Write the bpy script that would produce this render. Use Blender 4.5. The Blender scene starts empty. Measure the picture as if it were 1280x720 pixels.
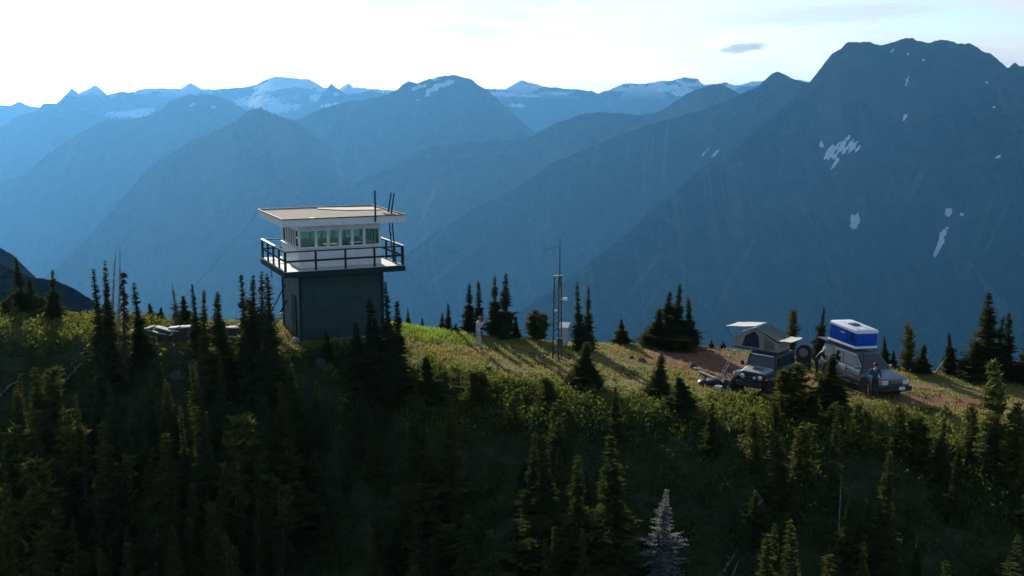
import bpy, bmesh, math, random
import numpy as np
from mathutils import Vector, Matrix
R = math.radians
random.seed(7); rng = np.random.default_rng(7)
scene = bpy.context.scene
col = scene.collection

# ------------------------------------------------------------------ camera
F = 1393.0; CZ = 12.0; PITCH = R(9.4)
cp, sp = math.cos(PITCH), math.sin(PITCH)
cam_d = bpy.data.cameras.new('camera'); cam = bpy.data.objects.new('camera', cam_d); col.objects.link(cam)
cam.location = (0, 0, CZ); cam.rotation_euler = (R(90) - PITCH, 0, 0)
cam_d.sensor_width = 36; cam_d.lens = 36 * F / 1280; cam_d.clip_start = 0.5; cam_d.clip_end = 200000
scene.camera = cam

def at(px, py, Y):
    """world point at horizontal distance Y that is seen at photo position px, py"""
    a = (px - 640) / F; b = (360 - py) / F
    dy = cp + b * sp; dz = -sp + b * cp
    k = Y / dy
    return Vector((a * k, Y, CZ + dz * k))

# ------------------------------------------------------------------ noise
def _h(ix, iy, s):
    n = (ix * 374761393 + iy * 668265263 + s * 1442695041) & 0xffffffff
    n = ((n ^ (n >> 13)) * 1274126177) & 0xffffffff
    return ((n ^ (n >> 16)) & 0xffffff) / float(0xffffff)
def vnoise(x, y, s=0):
    x = np.asarray(x, float); y = np.asarray(y, float)
    ix = np.floor(x).astype(np.int64); iy = np.floor(y).astype(np.int64)
    fx = x - ix; fy = y - iy
    fx = fx * fx * fx * (fx * (fx * 6 - 15) + 10); fy = fy * fy * fy * (fy * (fy * 6 - 15) + 10)
    a = _h(ix, iy, s); b = _h(ix + 1, iy, s); c = _h(ix, iy + 1, s); d = _h(ix + 1, iy + 1, s)
    return (a + (b - a) * fx) * (1 - fy) + (c + (d - c) * fx) * fy
def fbm(x, y, o=4, s=0):
    v = 0; a = 1.0; t = 0
    for i in range(o):
        v = v + a * (vnoise(x, y, s + i * 17) * 2 - 1); t += a; a *= 0.5
        x = x * 2.03 + 11.3; y = y * 2.03 + 5.7
    return v / t
def ridged(x, y, o=4, s=0):
    v = 0; a = 1.0; t = 0
    for i in range(o):
        v = v + a * (1 - np.abs(vnoise(x, y, s + i * 17) * 2 - 1)); t += a; a *= 0.55
        x = x * 2.1 + 3.3; y = y * 2.1 + 7.7
    return v / t

# ------------------------------------------------------------------ mesh helpers
def tag(o, label=None, cat=None, group=None, kind=None):
    if label: o['label'] = label
    if cat: o['category'] = cat
    if group: o['group'] = group
    if kind: o['kind'] = kind
    return o
def empty(name, loc=(0, 0, 0), rz=0.0):
    o = bpy.data.objects.new(name, None); col.objects.link(o)
    o.location = loc; o.rotation_euler = (0, 0, rz); o.empty_display_size = 0.3
    return o
def link(name, me, parent=None):
    o = bpy.data.objects.new(name, me); col.objects.link(o)
    if parent: o.parent = parent
    return o
def np_mesh(name, V, Fc, mat=None, smooth=False, parent=None, attr=None):
    V = np.asarray(V, np.float32); Fc = np.asarray(Fc, np.int32)
    me = bpy.data.meshes.new(name); k = Fc.shape[1]
    me.vertices.add(len(V)); me.vertices.foreach_set('co', V.ravel())
    me.loops.add(Fc.size); me.loops.foreach_set('vertex_index', Fc.ravel())
    me.polygons.add(len(Fc)); me.polygons.foreach_set('loop_start', np.arange(0, Fc.size, k, dtype=np.int32))
    me.update(calc_edges=True)
    if smooth: me.polygons.foreach_set('use_smooth', np.ones(len(Fc), bool))
    if attr:
        for an, av in attr.items():
            a = me.attributes.new(an, 'FLOAT', 'POINT'); a.data.foreach_set('value', np.asarray(av, np.float32).ravel())
    if mat: me.materials.append(mat)
    me.validate()
    return link(name, me, parent)
def grid_faces(n, m):
    i = np.arange(n - 1)[:, None]; j = np.arange(m - 1)[None, :]
    a = i * m + j
    return np.stack([a, a + 1, a + m + 1, a + m], -1).reshape(-1, 4)

class MB:
    def __init__(s): s.v = []; s.f = []
    def add(s, vs, fs):
        o = len(s.v); s.v += [tuple(v) for v in vs]; s.f += [tuple(i + o for i in f) for f in fs]; return s
    def box(s, c, d, M=None):
        cx, cy, cz = c; a, b, e = d[0] / 2, d[1] / 2, d[2] / 2
        vs = [Vector((x, y, z)) for x in (-a, a) for y in (-b, b) for z in (-e, e)]
        if M is not None: vs = [M @ v for v in vs]
        vs = [(v.x + cx, v.y + cy, v.z + cz) for v in vs]
        return s.add(vs, [(0, 1, 3, 2), (4, 6, 7, 5), (0, 4, 5, 1), (2, 3, 7, 6), (0, 2, 6, 4), (1, 5, 7, 3)])
    def tube(s, p0, p1, r0, r1=None, n=8, caps=True):
        r1 = r0 if r1 is None else r1
        p0 = Vector(p0); p1 = Vector(p1); d = (p1 - p0)
        if d.length < 1e-6: return s
        d.normalize(); u = d.orthogonal().normalized(); w = d.cross(u)
        vs = []
        for p, r in ((p0, r0), (p1, r1)):
            for k in range(n):
                a = 2 * math.pi * k / n; vs.append(p + (u * math.cos(a) + w * math.sin(a)) * r)
        fs = [(k, (k + 1) % n, n + (k + 1) % n, n + k) for k in range(n)]
        if caps: fs += [tuple(range(n))[::-1], tuple(range(n, 2 * n))]
        return s.add(vs, fs)
    def path(s, pts, rs, n=8):
        for i in range(len(pts) - 1):
            s.tube(pts[i], pts[i + 1], rs[i], rs[i + 1], n)
        return s
    def lathe(s, prof, axis_o, axis_d, n=24):
        """prof: (along, radius) points, revolved round the axis"""
        o = Vector(axis_o); d = Vector(axis_d).normalized(); u = d.orthogonal().normalized(); w = d.cross(u)
        vs = []; m = len(prof)
        for k in range(n):
            a = 2 * math.pi * k / n; e = u * math.cos(a) + w * math.sin(a)
            for (h, r) in prof: vs.append(o + d * h + e * r)
        fs = []
        for k in range(n):
            for i in range(m - 1):
                fs.append((k * m + i, ((k + 1) % n) * m + i, ((k + 1) % n) * m + i + 1, k * m + i + 1))
        return s.add(vs, fs)
    def loft(s, rings, closed_caps=True):
        m = len(rings[0]); vs = [p for r in rings for p in r]; fs = []
        for i in range(len(rings) - 1):
            for k in range(m):
                fs.append((i * m + k, i * m + (k + 1) % m, (i + 1) * m + (k + 1) % m, (i + 1) * m + k))
        if closed_caps: fs += [tuple(range(m))[::-1], tuple((len(rings) - 1) * m + k for k in range(m))]
        return s.add(vs, fs)
    def quad(s, a, b, c, d, t=0.0):
        """a thin slab on the quad a b c d, t thick along its normal"""
        a, b, c, d = map(Vector, (a, b, c, d)); n = (b - a).cross(d - a).normalized() * t
        return s.add([a, b, c, d, a + n, b + n, c + n, d + n],
                     [(0, 3, 2, 1), (4, 5, 6, 7), (0, 1, 5, 4), (1, 2, 6, 5), (2, 3, 7, 6), (3, 0, 4, 7)])
    def build(s, name, mat, parent=None, bevel=0.0, smooth=False, seg=2):
        me = bpy.data.meshes.new(name); me.from_pydata(s.v, [], s.f)
        bm = bmesh.new(); bm.from_mesh(me)
        bmesh.ops.recalc_face_normals(bm, faces=bm.faces)
        if bevel > 0:
            ed = [e for e in bm.edges if len(e.link_faces) == 2 and e.calc_face_angle(0) > 0.45]
            bmesh.ops.bevel(bm, geom=ed, offset=bevel, segments=seg, profile=0.5, affect='EDGES', clamp_overlap=True)
        bm.to_mesh(me); bm.free()
        if smooth:
            me.polygons.foreach_set('use_smooth', [True] * len(me.polygons))
            try: me.set_sharp_from_angle(angle=R(40))
            except Exception: pass
        me.materials.append(mat)
        return link(name, me, parent)

# ------------------------------------------------------------------ materials
def new_mat(name):
    m = bpy.data.materials.new(name); m.use_nodes = True
    nt = m.node_tree; nt.nodes.clear()
    out = nt.nodes.new('ShaderNodeOutputMaterial')
    return m, nt, out
def N(nt, t, **k):
    n = nt.nodes.new(t)
    for a, b in k.items():
        if a.startswith('i_'):
            n.inputs[a[2:].replace('_', ' ')].default_value = b
        else: setattr(n, a, b)
    return n
def mixc(nt, fac, a, b):
    n = nt.nodes.new('ShaderNodeMix'); n.data_type = 'RGBA'
    for i, v in ((0, fac), (6, a), (7, b)):
        if hasattr(v, 'is_output') or isinstance(v, bpy.types.NodeSocket): nt.links.new(v, n.inputs[i])
        elif isinstance(v, (int, float)): n.inputs[i].default_value = v
        else: n.inputs[i].default_value = (*v, 1)
    return n.outputs[2]
def maprange(nt, v, a, b, c=0.0, d=1.0, smooth=True):
    n = nt.nodes.new('ShaderNodeMapRange')
    if smooth: n.interpolation_type = 'SMOOTHSTEP'
    nt.links.new(v, n.inputs[0])
    for i, x in zip((1, 2, 3, 4), (a, b, c, d)): n.inputs[i].default_value = x
    return n.outputs[0]
def math_n(nt, op, a, b=None):
    n = nt.nodes.new('ShaderNodeMath'); n.operation = op
    for i, v in ((0, a), (1, b)):
        if v is None: continue
        if isinstance(v, bpy.types.NodeSocket): nt.links.new(v, n.inputs[i])
        else: n.inputs[i].default_value = v
    return n.outputs[0]
def noise_tex(nt, scale, detail=4, rough=0.55, vec=None, dist=0.0):
    n = N(nt, 'ShaderNodeTexNoise'); n.inputs['Scale'].default_value = scale
    n.inputs['Detail'].default_value = detail; n.inputs['Roughness'].default_value = rough; n.inputs['Distortion'].default_value = dist
    if vec is not None: nt.links.new(vec, n.inputs['Vector'])
    return n.outputs['Fac']
def paint(name, c, rough=0.6, metal=0.0, var=0.25, scale=3.0, bump=0.0, dirt=None, spec=0.5):
    """solid colour with wear: a noise of brightness, an optional dirt colour"""
    m, nt, out = new_mat(name)
    b = N(nt, 'ShaderNodeBsdfPrincipled'); nt.links.new(b.outputs[0], out.inputs[0])
    tc = N(nt, 'ShaderNodeTexCoord')
    f = noise_tex(nt, scale, 5, 0.6, tc.outputs['Object'])
    c2 = tuple(min(1, x * (1 - var)) for x in c)
    s = mixc(nt, maprange(nt, f, 0.3, 0.7), c, c2)
    if dirt:
        f2 = noise_tex(nt, scale * 2.7, 6, 0.65, tc.outputs['Object'])
        s = mixc(nt, maprange(nt, f2, 0.52, 0.75, 0, 0.8), s, dirt)
    nt.links.new(s, b.inputs['Base Color'])
    b.inputs['Roughness'].default_value = rough; b.inputs['Metallic'].default_value = metal
    b.inputs['Specular IOR Level'].default_value = spec
    if bump:
        bn = N(nt, 'ShaderNodeBump'); bn.inputs['Strength'].default_value = bump; bn.inputs['Distance'].default_value = 0.02
        nt.links.new(f, bn.inputs['Height']); nt.links.new(bn.outputs[0], b.inputs['Normal'])
    return m
def glass(name, tint=(0.6, 0.75, 0.75), gl=0.25):
    m, nt, out = new_mat(name)
    t = N(nt, 'ShaderNodeBsdfTransparent'); t.inputs[0].default_value = (*tint, 1)
    g_ = N(nt, 'ShaderNodeBsdfGlossy'); g_.inputs['Roughness'].default_value = 0.03; g_.inputs[0].default_value = (0.9, 0.95, 1, 1)
    fr = N(nt, 'ShaderNodeFresnel'); fr.inputs[0].default_value = 1.5
    mx = N(nt, 'ShaderNodeMixShader')
    nt.links.new(math_n(nt, 'ADD', fr.outputs[0], gl), mx.inputs[0]); nt.links.new(t.outputs[0], mx.inputs[1]); nt.links.new(g_.outputs[0], mx.inputs[2])
    nt.links.new(mx.outputs[0], out.inputs[0]); return m
def foliage(name, c1, c2, trans=0.3, bright=1.0):
    """leaf colour varies by place in the crown and from plant to plant; some light passes through"""
    m, nt, out = new_mat(name)
    oi = N(nt, 'ShaderNodeObjectInfo'); tc = N(nt, 'ShaderNodeTexCoord')
    f = noise_tex(nt, 1.7, 3, 0.6, tc.outputs['Object'])
    f = math_n(nt, 'ADD', maprange(nt, f, 0.3, 0.7, 0, 0.75), math_n(nt, 'MULTIPLY', oi.outputs['Random'], 0.5))
    s = mixc(nt, math_n(nt, 'MINIMUM', f, 1.0), c1, c2)
    d = N(nt, 'ShaderNodeBsdfDiffuse'); t = N(nt, 'ShaderNodeBsdfTranslucent'); mx = N(nt, 'ShaderNodeMixShader')
    mx.inputs[0].default_value = trans
    nt.links.new(s, d.inputs[0]); nt.links.new(s, t.inputs[0])
    nt.links.new(d.outputs[0], mx.inputs[1]); nt.links.new(t.outputs[0], mx.inputs[2]); nt.links.new(mx.outputs[0], out.inputs[0])
    return m

# ------------------------------------------------------------------ light
SUN_AZ = R(-21.0); SUN_EL = R(20.0)          # azimuth from straight ahead, towards the left
sd = bpy.data.lights.new('sun', 'SUN'); sd.energy = 5.0; sd.angle = R(0.55); sd.color = (1.0, 0.93, 0.80)
so = bpy.data.objects.new('sun', sd); col.objects.link(so)
dirv = Vector((math.sin(SUN_AZ) * math.cos(SUN_EL), math.cos(SUN_AZ) * math.cos(SUN_EL), math.sin(SUN_EL)))
so.rotation_euler = dirv.to_track_quat('Z', 'Y').to_euler(); so.location = (-30, 80, 60)
w = bpy.data.worlds.new('World'); scene.world = w; w.use_nodes = True
nt = w.node_tree; nt.nodes.clear()
wo = N(nt, 'ShaderNodeOutputWorld'); bg = N(nt, 'ShaderNodeBackground'); nt.links.new(bg.outputs[0], wo.inputs[0])
sky = N(nt, 'ShaderNodeTexSky'); sky.sky_type = 'NISHITA'; sky.sun_disc = False
sky.sun_elevation = SUN_EL; sky.sun_rotation = SUN_AZ; sky.altitude = 2200; sky.air_density = 1.0; sky.dust_density = 1.2; sky.ozone_density = 1.3
tc = N(nt, 'ShaderNodeTexCoord')
sx = N(nt, 'ShaderNodeSeparateXYZ'); nt.links.new(tc.outputs['Generated'], sx.inputs[0])
# high thin clouds: noise stretched along the horizon
mp = N(nt, 'ShaderNodeMapping'); mp.inputs['Scale'].default_value = (1.0, 1.0, 7.0); mp.inputs['Rotation'].default_value = (0, R(4), 0)
nt.links.new(tc.outputs['Generated'], mp.inputs[0])
cn = noise_tex(nt, 3.1, 7, 0.58, mp.outputs[0], 0.35)
cover = maprange(nt, cn, 0.40, 0.62)
cn2 = noise_tex(nt, 6.5, 6, 0.6, mp.outputs[0], 0.2)
shade = maprange(nt, cn2, 0.50, 0.72)
cloudc = mixc(nt, shade, (6.7, 6.5, 6.3), (4.7, 4.85, 5.0))
# one small dark wisp ahead to the right and one to the left, fixed in the sky
def wisp(px, py, wx, wz, tilt):
    d = (at(px, py, 1.0) - Vector((0, 0, CZ))).normalized()
    az = math.atan2(d.x, d.y); el = math.asin(d.z)
    a_ = math_n(nt, 'ARCTAN2', sx.outputs[0], sx.outputs[1]); e_ = math_n(nt, 'ARCSINE', sx.outputs[2])
    da = math_n(nt, 'SUBTRACT', a_, az); de = math_n(nt, 'SUBTRACT', e_, el)
    de = math_n(nt, 'SUBTRACT', de, math_n(nt, 'MULTIPLY', da, tilt))
    q = math_n(nt, 'ADD', math_n(nt, 'POWER', math_n(nt, 'ABSOLUTE', math_n(nt, 'DIVIDE', da, wx)), 2.0),
               math_n(nt, 'POWER', math_n(nt, 'ABSOLUTE', math_n(nt, 'DIVIDE', de, wz)), 2.0))
    q = math_n(nt, 'ADD', q, math_n(nt, 'MULTIPLY', math_n(nt, 'SUBTRACT', noise_tex(nt, 70, 4, 0.6, mp.outputs[0]), 0.5), 2.0))
    return maprange(nt, q, 0.2, 1.3, 1.0, 0.0)
w1 = wisp(930, 60, 0.022, 0.0042, 0.12)
w2 = wisp(211, 97, 0.005, 0.0025, 0.0)
w3 = wisp(1010, 20, 0.11, 0.009, 0.03)
lowband = maprange(nt, sx.outputs[2], 0.10, 0.26, 0.90, 0.12)     # the veil of cloud thins out overhead
skyc = mixc(nt, math_n(nt, 'MULTIPLY', cover, lowband), sky.outputs[0], cloudc)
skyc = mixc(nt, math_n(nt, 'MULTIPLY', w3, 0.5), skyc, (5.0, 5.15, 5.3))
skyc = mixc(nt, math_n(nt, 'MULTIPLY', math_n(nt, 'MAXIMUM', w1, w2), 0.85), skyc, (1.6, 2.3, 2.7))
# the sky brightens to a white glare low over the horizon, most of all under the sun
el_ = math_n(nt, 'MAXIMUM', sx.outputs[2], 0.0)
low = math_n(nt, 'POWER', 2.718, math_n(nt, 'MULTIPLY', el_, -20.0))
dot = N(nt, 'ShaderNodeVectorMath'); dot.operation = 'DOT_PRODUCT'; nt.links.new(tc.outputs['Generated'], dot.inputs[0]); dot.inputs[1].default_value = dirv
glow = maprange(nt, dot.outputs['Value'], 0.72, 1.0)
fac = math_n(nt, 'MULTIPLY', low, math_n(nt, 'ADD', 0.02, math_n(nt, 'MULTIPLY', glow, 0.85)))
skyc = mixc(nt, math_n(nt, 'MINIMUM', math_n(nt, 'MULTIPLY', fac, 1.25), 1.0), skyc, (15.0, 14.6, 14.2))
rim = math_n(nt, 'POWER', 2.718, math_n(nt, 'MULTIPLY', el_, -65.0))
skyc = mixc(nt, math_n(nt, 'MULTIPLY', rim, math_n(nt, 'ADD', 0.12, math_n(nt, 'MULTIPLY', glow, 0.8))), skyc, (48.0, 42.0, 36.0))
nt.links.new(skyc, bg.inputs[0]); bg.inputs[1].default_value = 0.115
scene.view_settings.view_transform = 'Standard'; scene.view_settings.look = 'None'
scene.view_settings.gamma = 1.0; scene.view_settings.use_curve_mapping = False; scene.view_settings.exposure = 0.38
c = scene.cycles
c.use_denoising = True; c.max_bounces = 6; c.diffuse_bounces = 3; c.glossy_bounces = 3; c.transmission_bounces = 4
c.transparent_max_bounces = 12; c.volume_bounces = 1; c.sample_clamp_indirect = 8

# ------------------------------------------------------------------ the air
m_haze, nt, out = new_mat('air')
pv = N(nt, 'ShaderNodeVolumePrincipled')
pv.inputs['Color'].default_value = (0.115, 0.375, 0.74, 1); pv.inputs['Density'].default_value = 5.1e-5
pv.inputs['Anisotropy'].default_value = 0.45
nt.links.new(pv.outputs[0], out.inputs['Volume'])
HAZE = 1
haze = MB().box((0, 0, -508), (52000, 52000, 1890)).build('haze', m_haze)
tag(haze, 'thin blue air between the camera and the far mountains', 'haze', kind='stuff')
# ------------------------------------------------------------------ near terrain
def XS(px, Y=53.0): return (px - 640) / F * Y * 1.02
_st = [  # photo x, front edge Y, z, crest Y, z, steepness of the camera side
    (-500, 53.0, 1.8, 58, 1.8, 0.90), (0, 53.0, 1.15, 57, 1.25, 0.95), (100, 52.0, 1.05, 56, 1.1, 1.0), (170, 51.2, 0.85, 55.5, 0.95, 1.0),
    (350, 50.0, 0.95, 55.0, 1.1, 1.0), (430, 50.8, 0.95, 55.5, 1.0, 0.95), (480, 51.6, 0.7, 56, 0.8, 0.85),
    (520, 50.6, 0.18, 56.5, 0.42, 0.8), (600, 49.0, -0.12, 57, -0.10, 0.75), (700, 47.3, -0.45, 57.5, -0.55, 0.72), (850, 45.2, -0.80, 58, -0.80, 0.72),
    (950, 44.2, -1.0, 57.5, -0.98, 0.72), (1100, 43.4, -1.35, 56.5, -1.5, 0.75), (1280, 42.8, -1.9, 55.5, -1.95, 0.78), (1800, 41, -3.6, 55, -3.4, 0.8)]
_sx = np.array([XS(s[0]) for s in _st]); _sa = np.array([s[1:] for s in _st], float)
def g(X, Y, detail=True):
    X = np.asarray(X, float); Y = np.asarray(Y, float)
    yb, zb, yc, zc, sl = [np.interp(X, _sx, _sa[:, i]) for i in range(5)]
    yb = yb + 0.5 * fbm(X * 0.35, X * 0 + 3.1, 3, 5)
    t = np.clip((Y - yb) / (yc - yb), 0, 1)
    z = zb + (zc - zb) * t
    d = np.maximum(yb - Y, 0); kk = np.interp(X, [-8, -2, 12], [1.0, 2.2, 3.6]); z = z - sl * np.interp(X, [-8, 0], [1, .88]) * (d - kk * (1 - np.exp(-d / kk)))
    d2 = np.maximum(Y - yc, 0); z = z - 0.62 * (d2 - 2.5 * (1 - np.exp(-d2 / 2.5)))
    ax = np.maximum(np.abs(X) - 34, 0); z = z - 0.22 * ax
    far = np.clip((d + d2 + ax - 30) / 400, 0, 1)
    onslope = np.clip(d / 3, 0, 1)
    z = z + 0.06 * fbm(X * 0.8, Y * 0.8, 4, 1) + onslope * 0.45 * fbm(X * 0.45, Y * 0.45, 4, 2) + far * 60 * fbm(X * 0.006, Y * 0.006, 5, 3)
    return np.maximum(z, -1500)
def gz(x, y): return float(g(x, y))
def hit(px, py, y0=30.0, y1=75.0):
    """the ground point the photo shows at px, py (nearest)"""
    last = None
    Y = y0
    while Y < y1:
        p = at(px, py, Y)
        if p.z <= gz(p.x, Y): return Vector((p.x, Y, gz(p.x, Y)))
        Y += 0.15
    p = at(px, py, 57); return Vector((p.x, 57, gz(p.x, 57)))

def graded(lo, hi, step, far, gr=1.16):
    mid = list(np.arange(lo, hi + 1e-6, step)); a = []; s = step; x = hi
    while x < far: s *= gr; x += s; a.append(x)
    b = []; s = step; x = lo
    while x > -far: s *= gr; x -= s; b.append(x)
    return np.array(b[::-1] + mid + a)
gx = graded(-32, 32, 0.25, 4200); gy = graded(36, 62, 0.25, 4200)
GX, GY = np.meshgrid(gx, gy, indexing='ij')
GZ = g(GX, GY)
ybm = np.interp(GX, _sx, _sa[:, 0])
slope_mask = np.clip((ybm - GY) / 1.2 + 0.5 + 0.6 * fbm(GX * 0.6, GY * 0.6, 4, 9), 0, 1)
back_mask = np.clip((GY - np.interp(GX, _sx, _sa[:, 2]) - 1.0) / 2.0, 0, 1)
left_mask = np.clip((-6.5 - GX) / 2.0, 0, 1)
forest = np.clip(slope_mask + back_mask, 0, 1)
# bare reddish soil round the parked vehicles
def blob(px, py, rx, ry):
    p = hit(px, py); return np.exp(-(((GX - p.x) / rx) ** 2 + ((GY - p.y) / ry) ** 2))
dirt = np.clip(0.9 * blob(1012, 484, 2.6, 1.6) + 0.8 * blob(1175, 500, 3.0, 1.2) + blob(900, 452, 3.2, 2.6) + blob(985, 470, 2.8, 2.2) + 0.7 * blob(860, 445, 2.5, 2.5) + 0.5 * blob(560, 432, 2.6, 2.0) + 0.35 * blob(780, 450, 4, 2) + 0.5 * blob(1120, 500, 4, 1.4), 0, 1)
def track(pts, wd, k):
    out = np.zeros_like(GX); ps = [hit(*p) for p in pts]
    for a, b_ in zip(ps, ps[1:]):
        t = np.clip(((GX - a.x) * (b_.x - a.x) + (GY - a.y) * (b_.y - a.y)) / ((b_.x - a.x) ** 2 + (b_.y - a.y) ** 2), 0, 1)
        out = np.maximum(out, k * np.exp(-(((GX - a.x - t * (b_.x - a.x)) ** 2 + (GY - a.y - t * (b_.y - a.y)) ** 2) / wd ** 2)))
    return out
dirt = np.maximum(dirt, track([(500, 432), (560, 434), (640, 443), (720, 452), (800, 452), (870, 450)], .30, .75))
for dy_ in (0, 11): dirt = np.maximum(dirt, track([(880, 452 + dy_), (960, 466 + dy_), (1050, 476 + dy_), (1150, 482 + dy_), (1279, 492 + dy_)], .28, .8))
m_ground, nt, out = new_mat('alpine_ground')
b = N(nt, 'ShaderNodeBsdfPrincipled'); nt.links.new(b.outputs[0], out.inputs[0]); b.inputs['Roughness'].default_value = 0.95; b.inputs['Specular IOR Level'].default_value = 0.15
ge = N(nt, 'ShaderNodeNewGeometry'); P = ge.outputs['Position']
n1 = noise_tex(nt, 0.55, 6, 0.62, P); n2 = noise_tex(nt, 2.3, 6, 0.65, P); n3 = noise_tex(nt, 9.0, 5, 0.7, P); n4 = noise_tex(nt, 0.25, 4, 0.6, P)
grass_c = mixc(nt, maprange(nt, n2, 0.35, 0.65), (0.190, 0.195, 0.045), (0.095, 0.120, 0.028))
dry_c = mixc(nt, maprange(nt, n3, 0.35, 0.65), (0.33, 0.210, 0.090), (0.20, 0.105, 0.050))
meadow = mixc(nt, maprange(nt, n1, 0.45, 0.62), grass_c, dry_c)
meadow = mixc(nt, maprange(nt, n3, 0.60, 0.72, 0, 0.7), meadow, (0.05, 0.045, 0.02))
at_d = N(nt, 'ShaderNodeAttribute'); at_d.attribute_name = 'dirt'
dirt_c = mixc(nt, maprange(nt, n2, 0.35, 0.65), (0.27, 0.125, 0.070), (0.16, 0.080, 0.048))
dm = math_n(nt, 'ADD', at_d.outputs['Fac'], math_n(nt, 'MULTIPLY', math_n(nt, 'SUBTRACT', n2, 0.5), 1.3))
col1 = mixc(nt, maprange(nt, dm, 0.35, 0.7), meadow, dirt_c)
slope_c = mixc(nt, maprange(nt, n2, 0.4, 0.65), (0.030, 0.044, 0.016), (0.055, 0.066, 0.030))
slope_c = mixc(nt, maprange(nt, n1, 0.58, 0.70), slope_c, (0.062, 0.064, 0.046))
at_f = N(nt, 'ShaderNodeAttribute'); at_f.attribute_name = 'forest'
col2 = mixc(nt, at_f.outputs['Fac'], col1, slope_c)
nt.links.new(col2, b.inputs['Base Color'])
bn = N(nt, 'ShaderNodeBump'); bn.inputs['Strength'].default_value = 0.9; bn.inputs['Distance'].default_value = 0.12
nt.links.new(math_n(nt, 'ADD', n2, math_n(nt, 'MULTIPLY', n3, 0.6)), bn.inputs['Height']); nt.links.new(bn.outputs[0], b.inputs['Normal'])
ground = np_mesh('ground', np.stack([GX, GY, GZ], -1).reshape(-1, 3), grid_faces(len(gx), len(gy))[:, ::-1], m_ground, True, attr={'forest': forest, 'dirt': dirt})
tag(ground, 'grassy alpine ridge falling into a steep wooded slope', 'ground', kind='structure')

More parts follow.
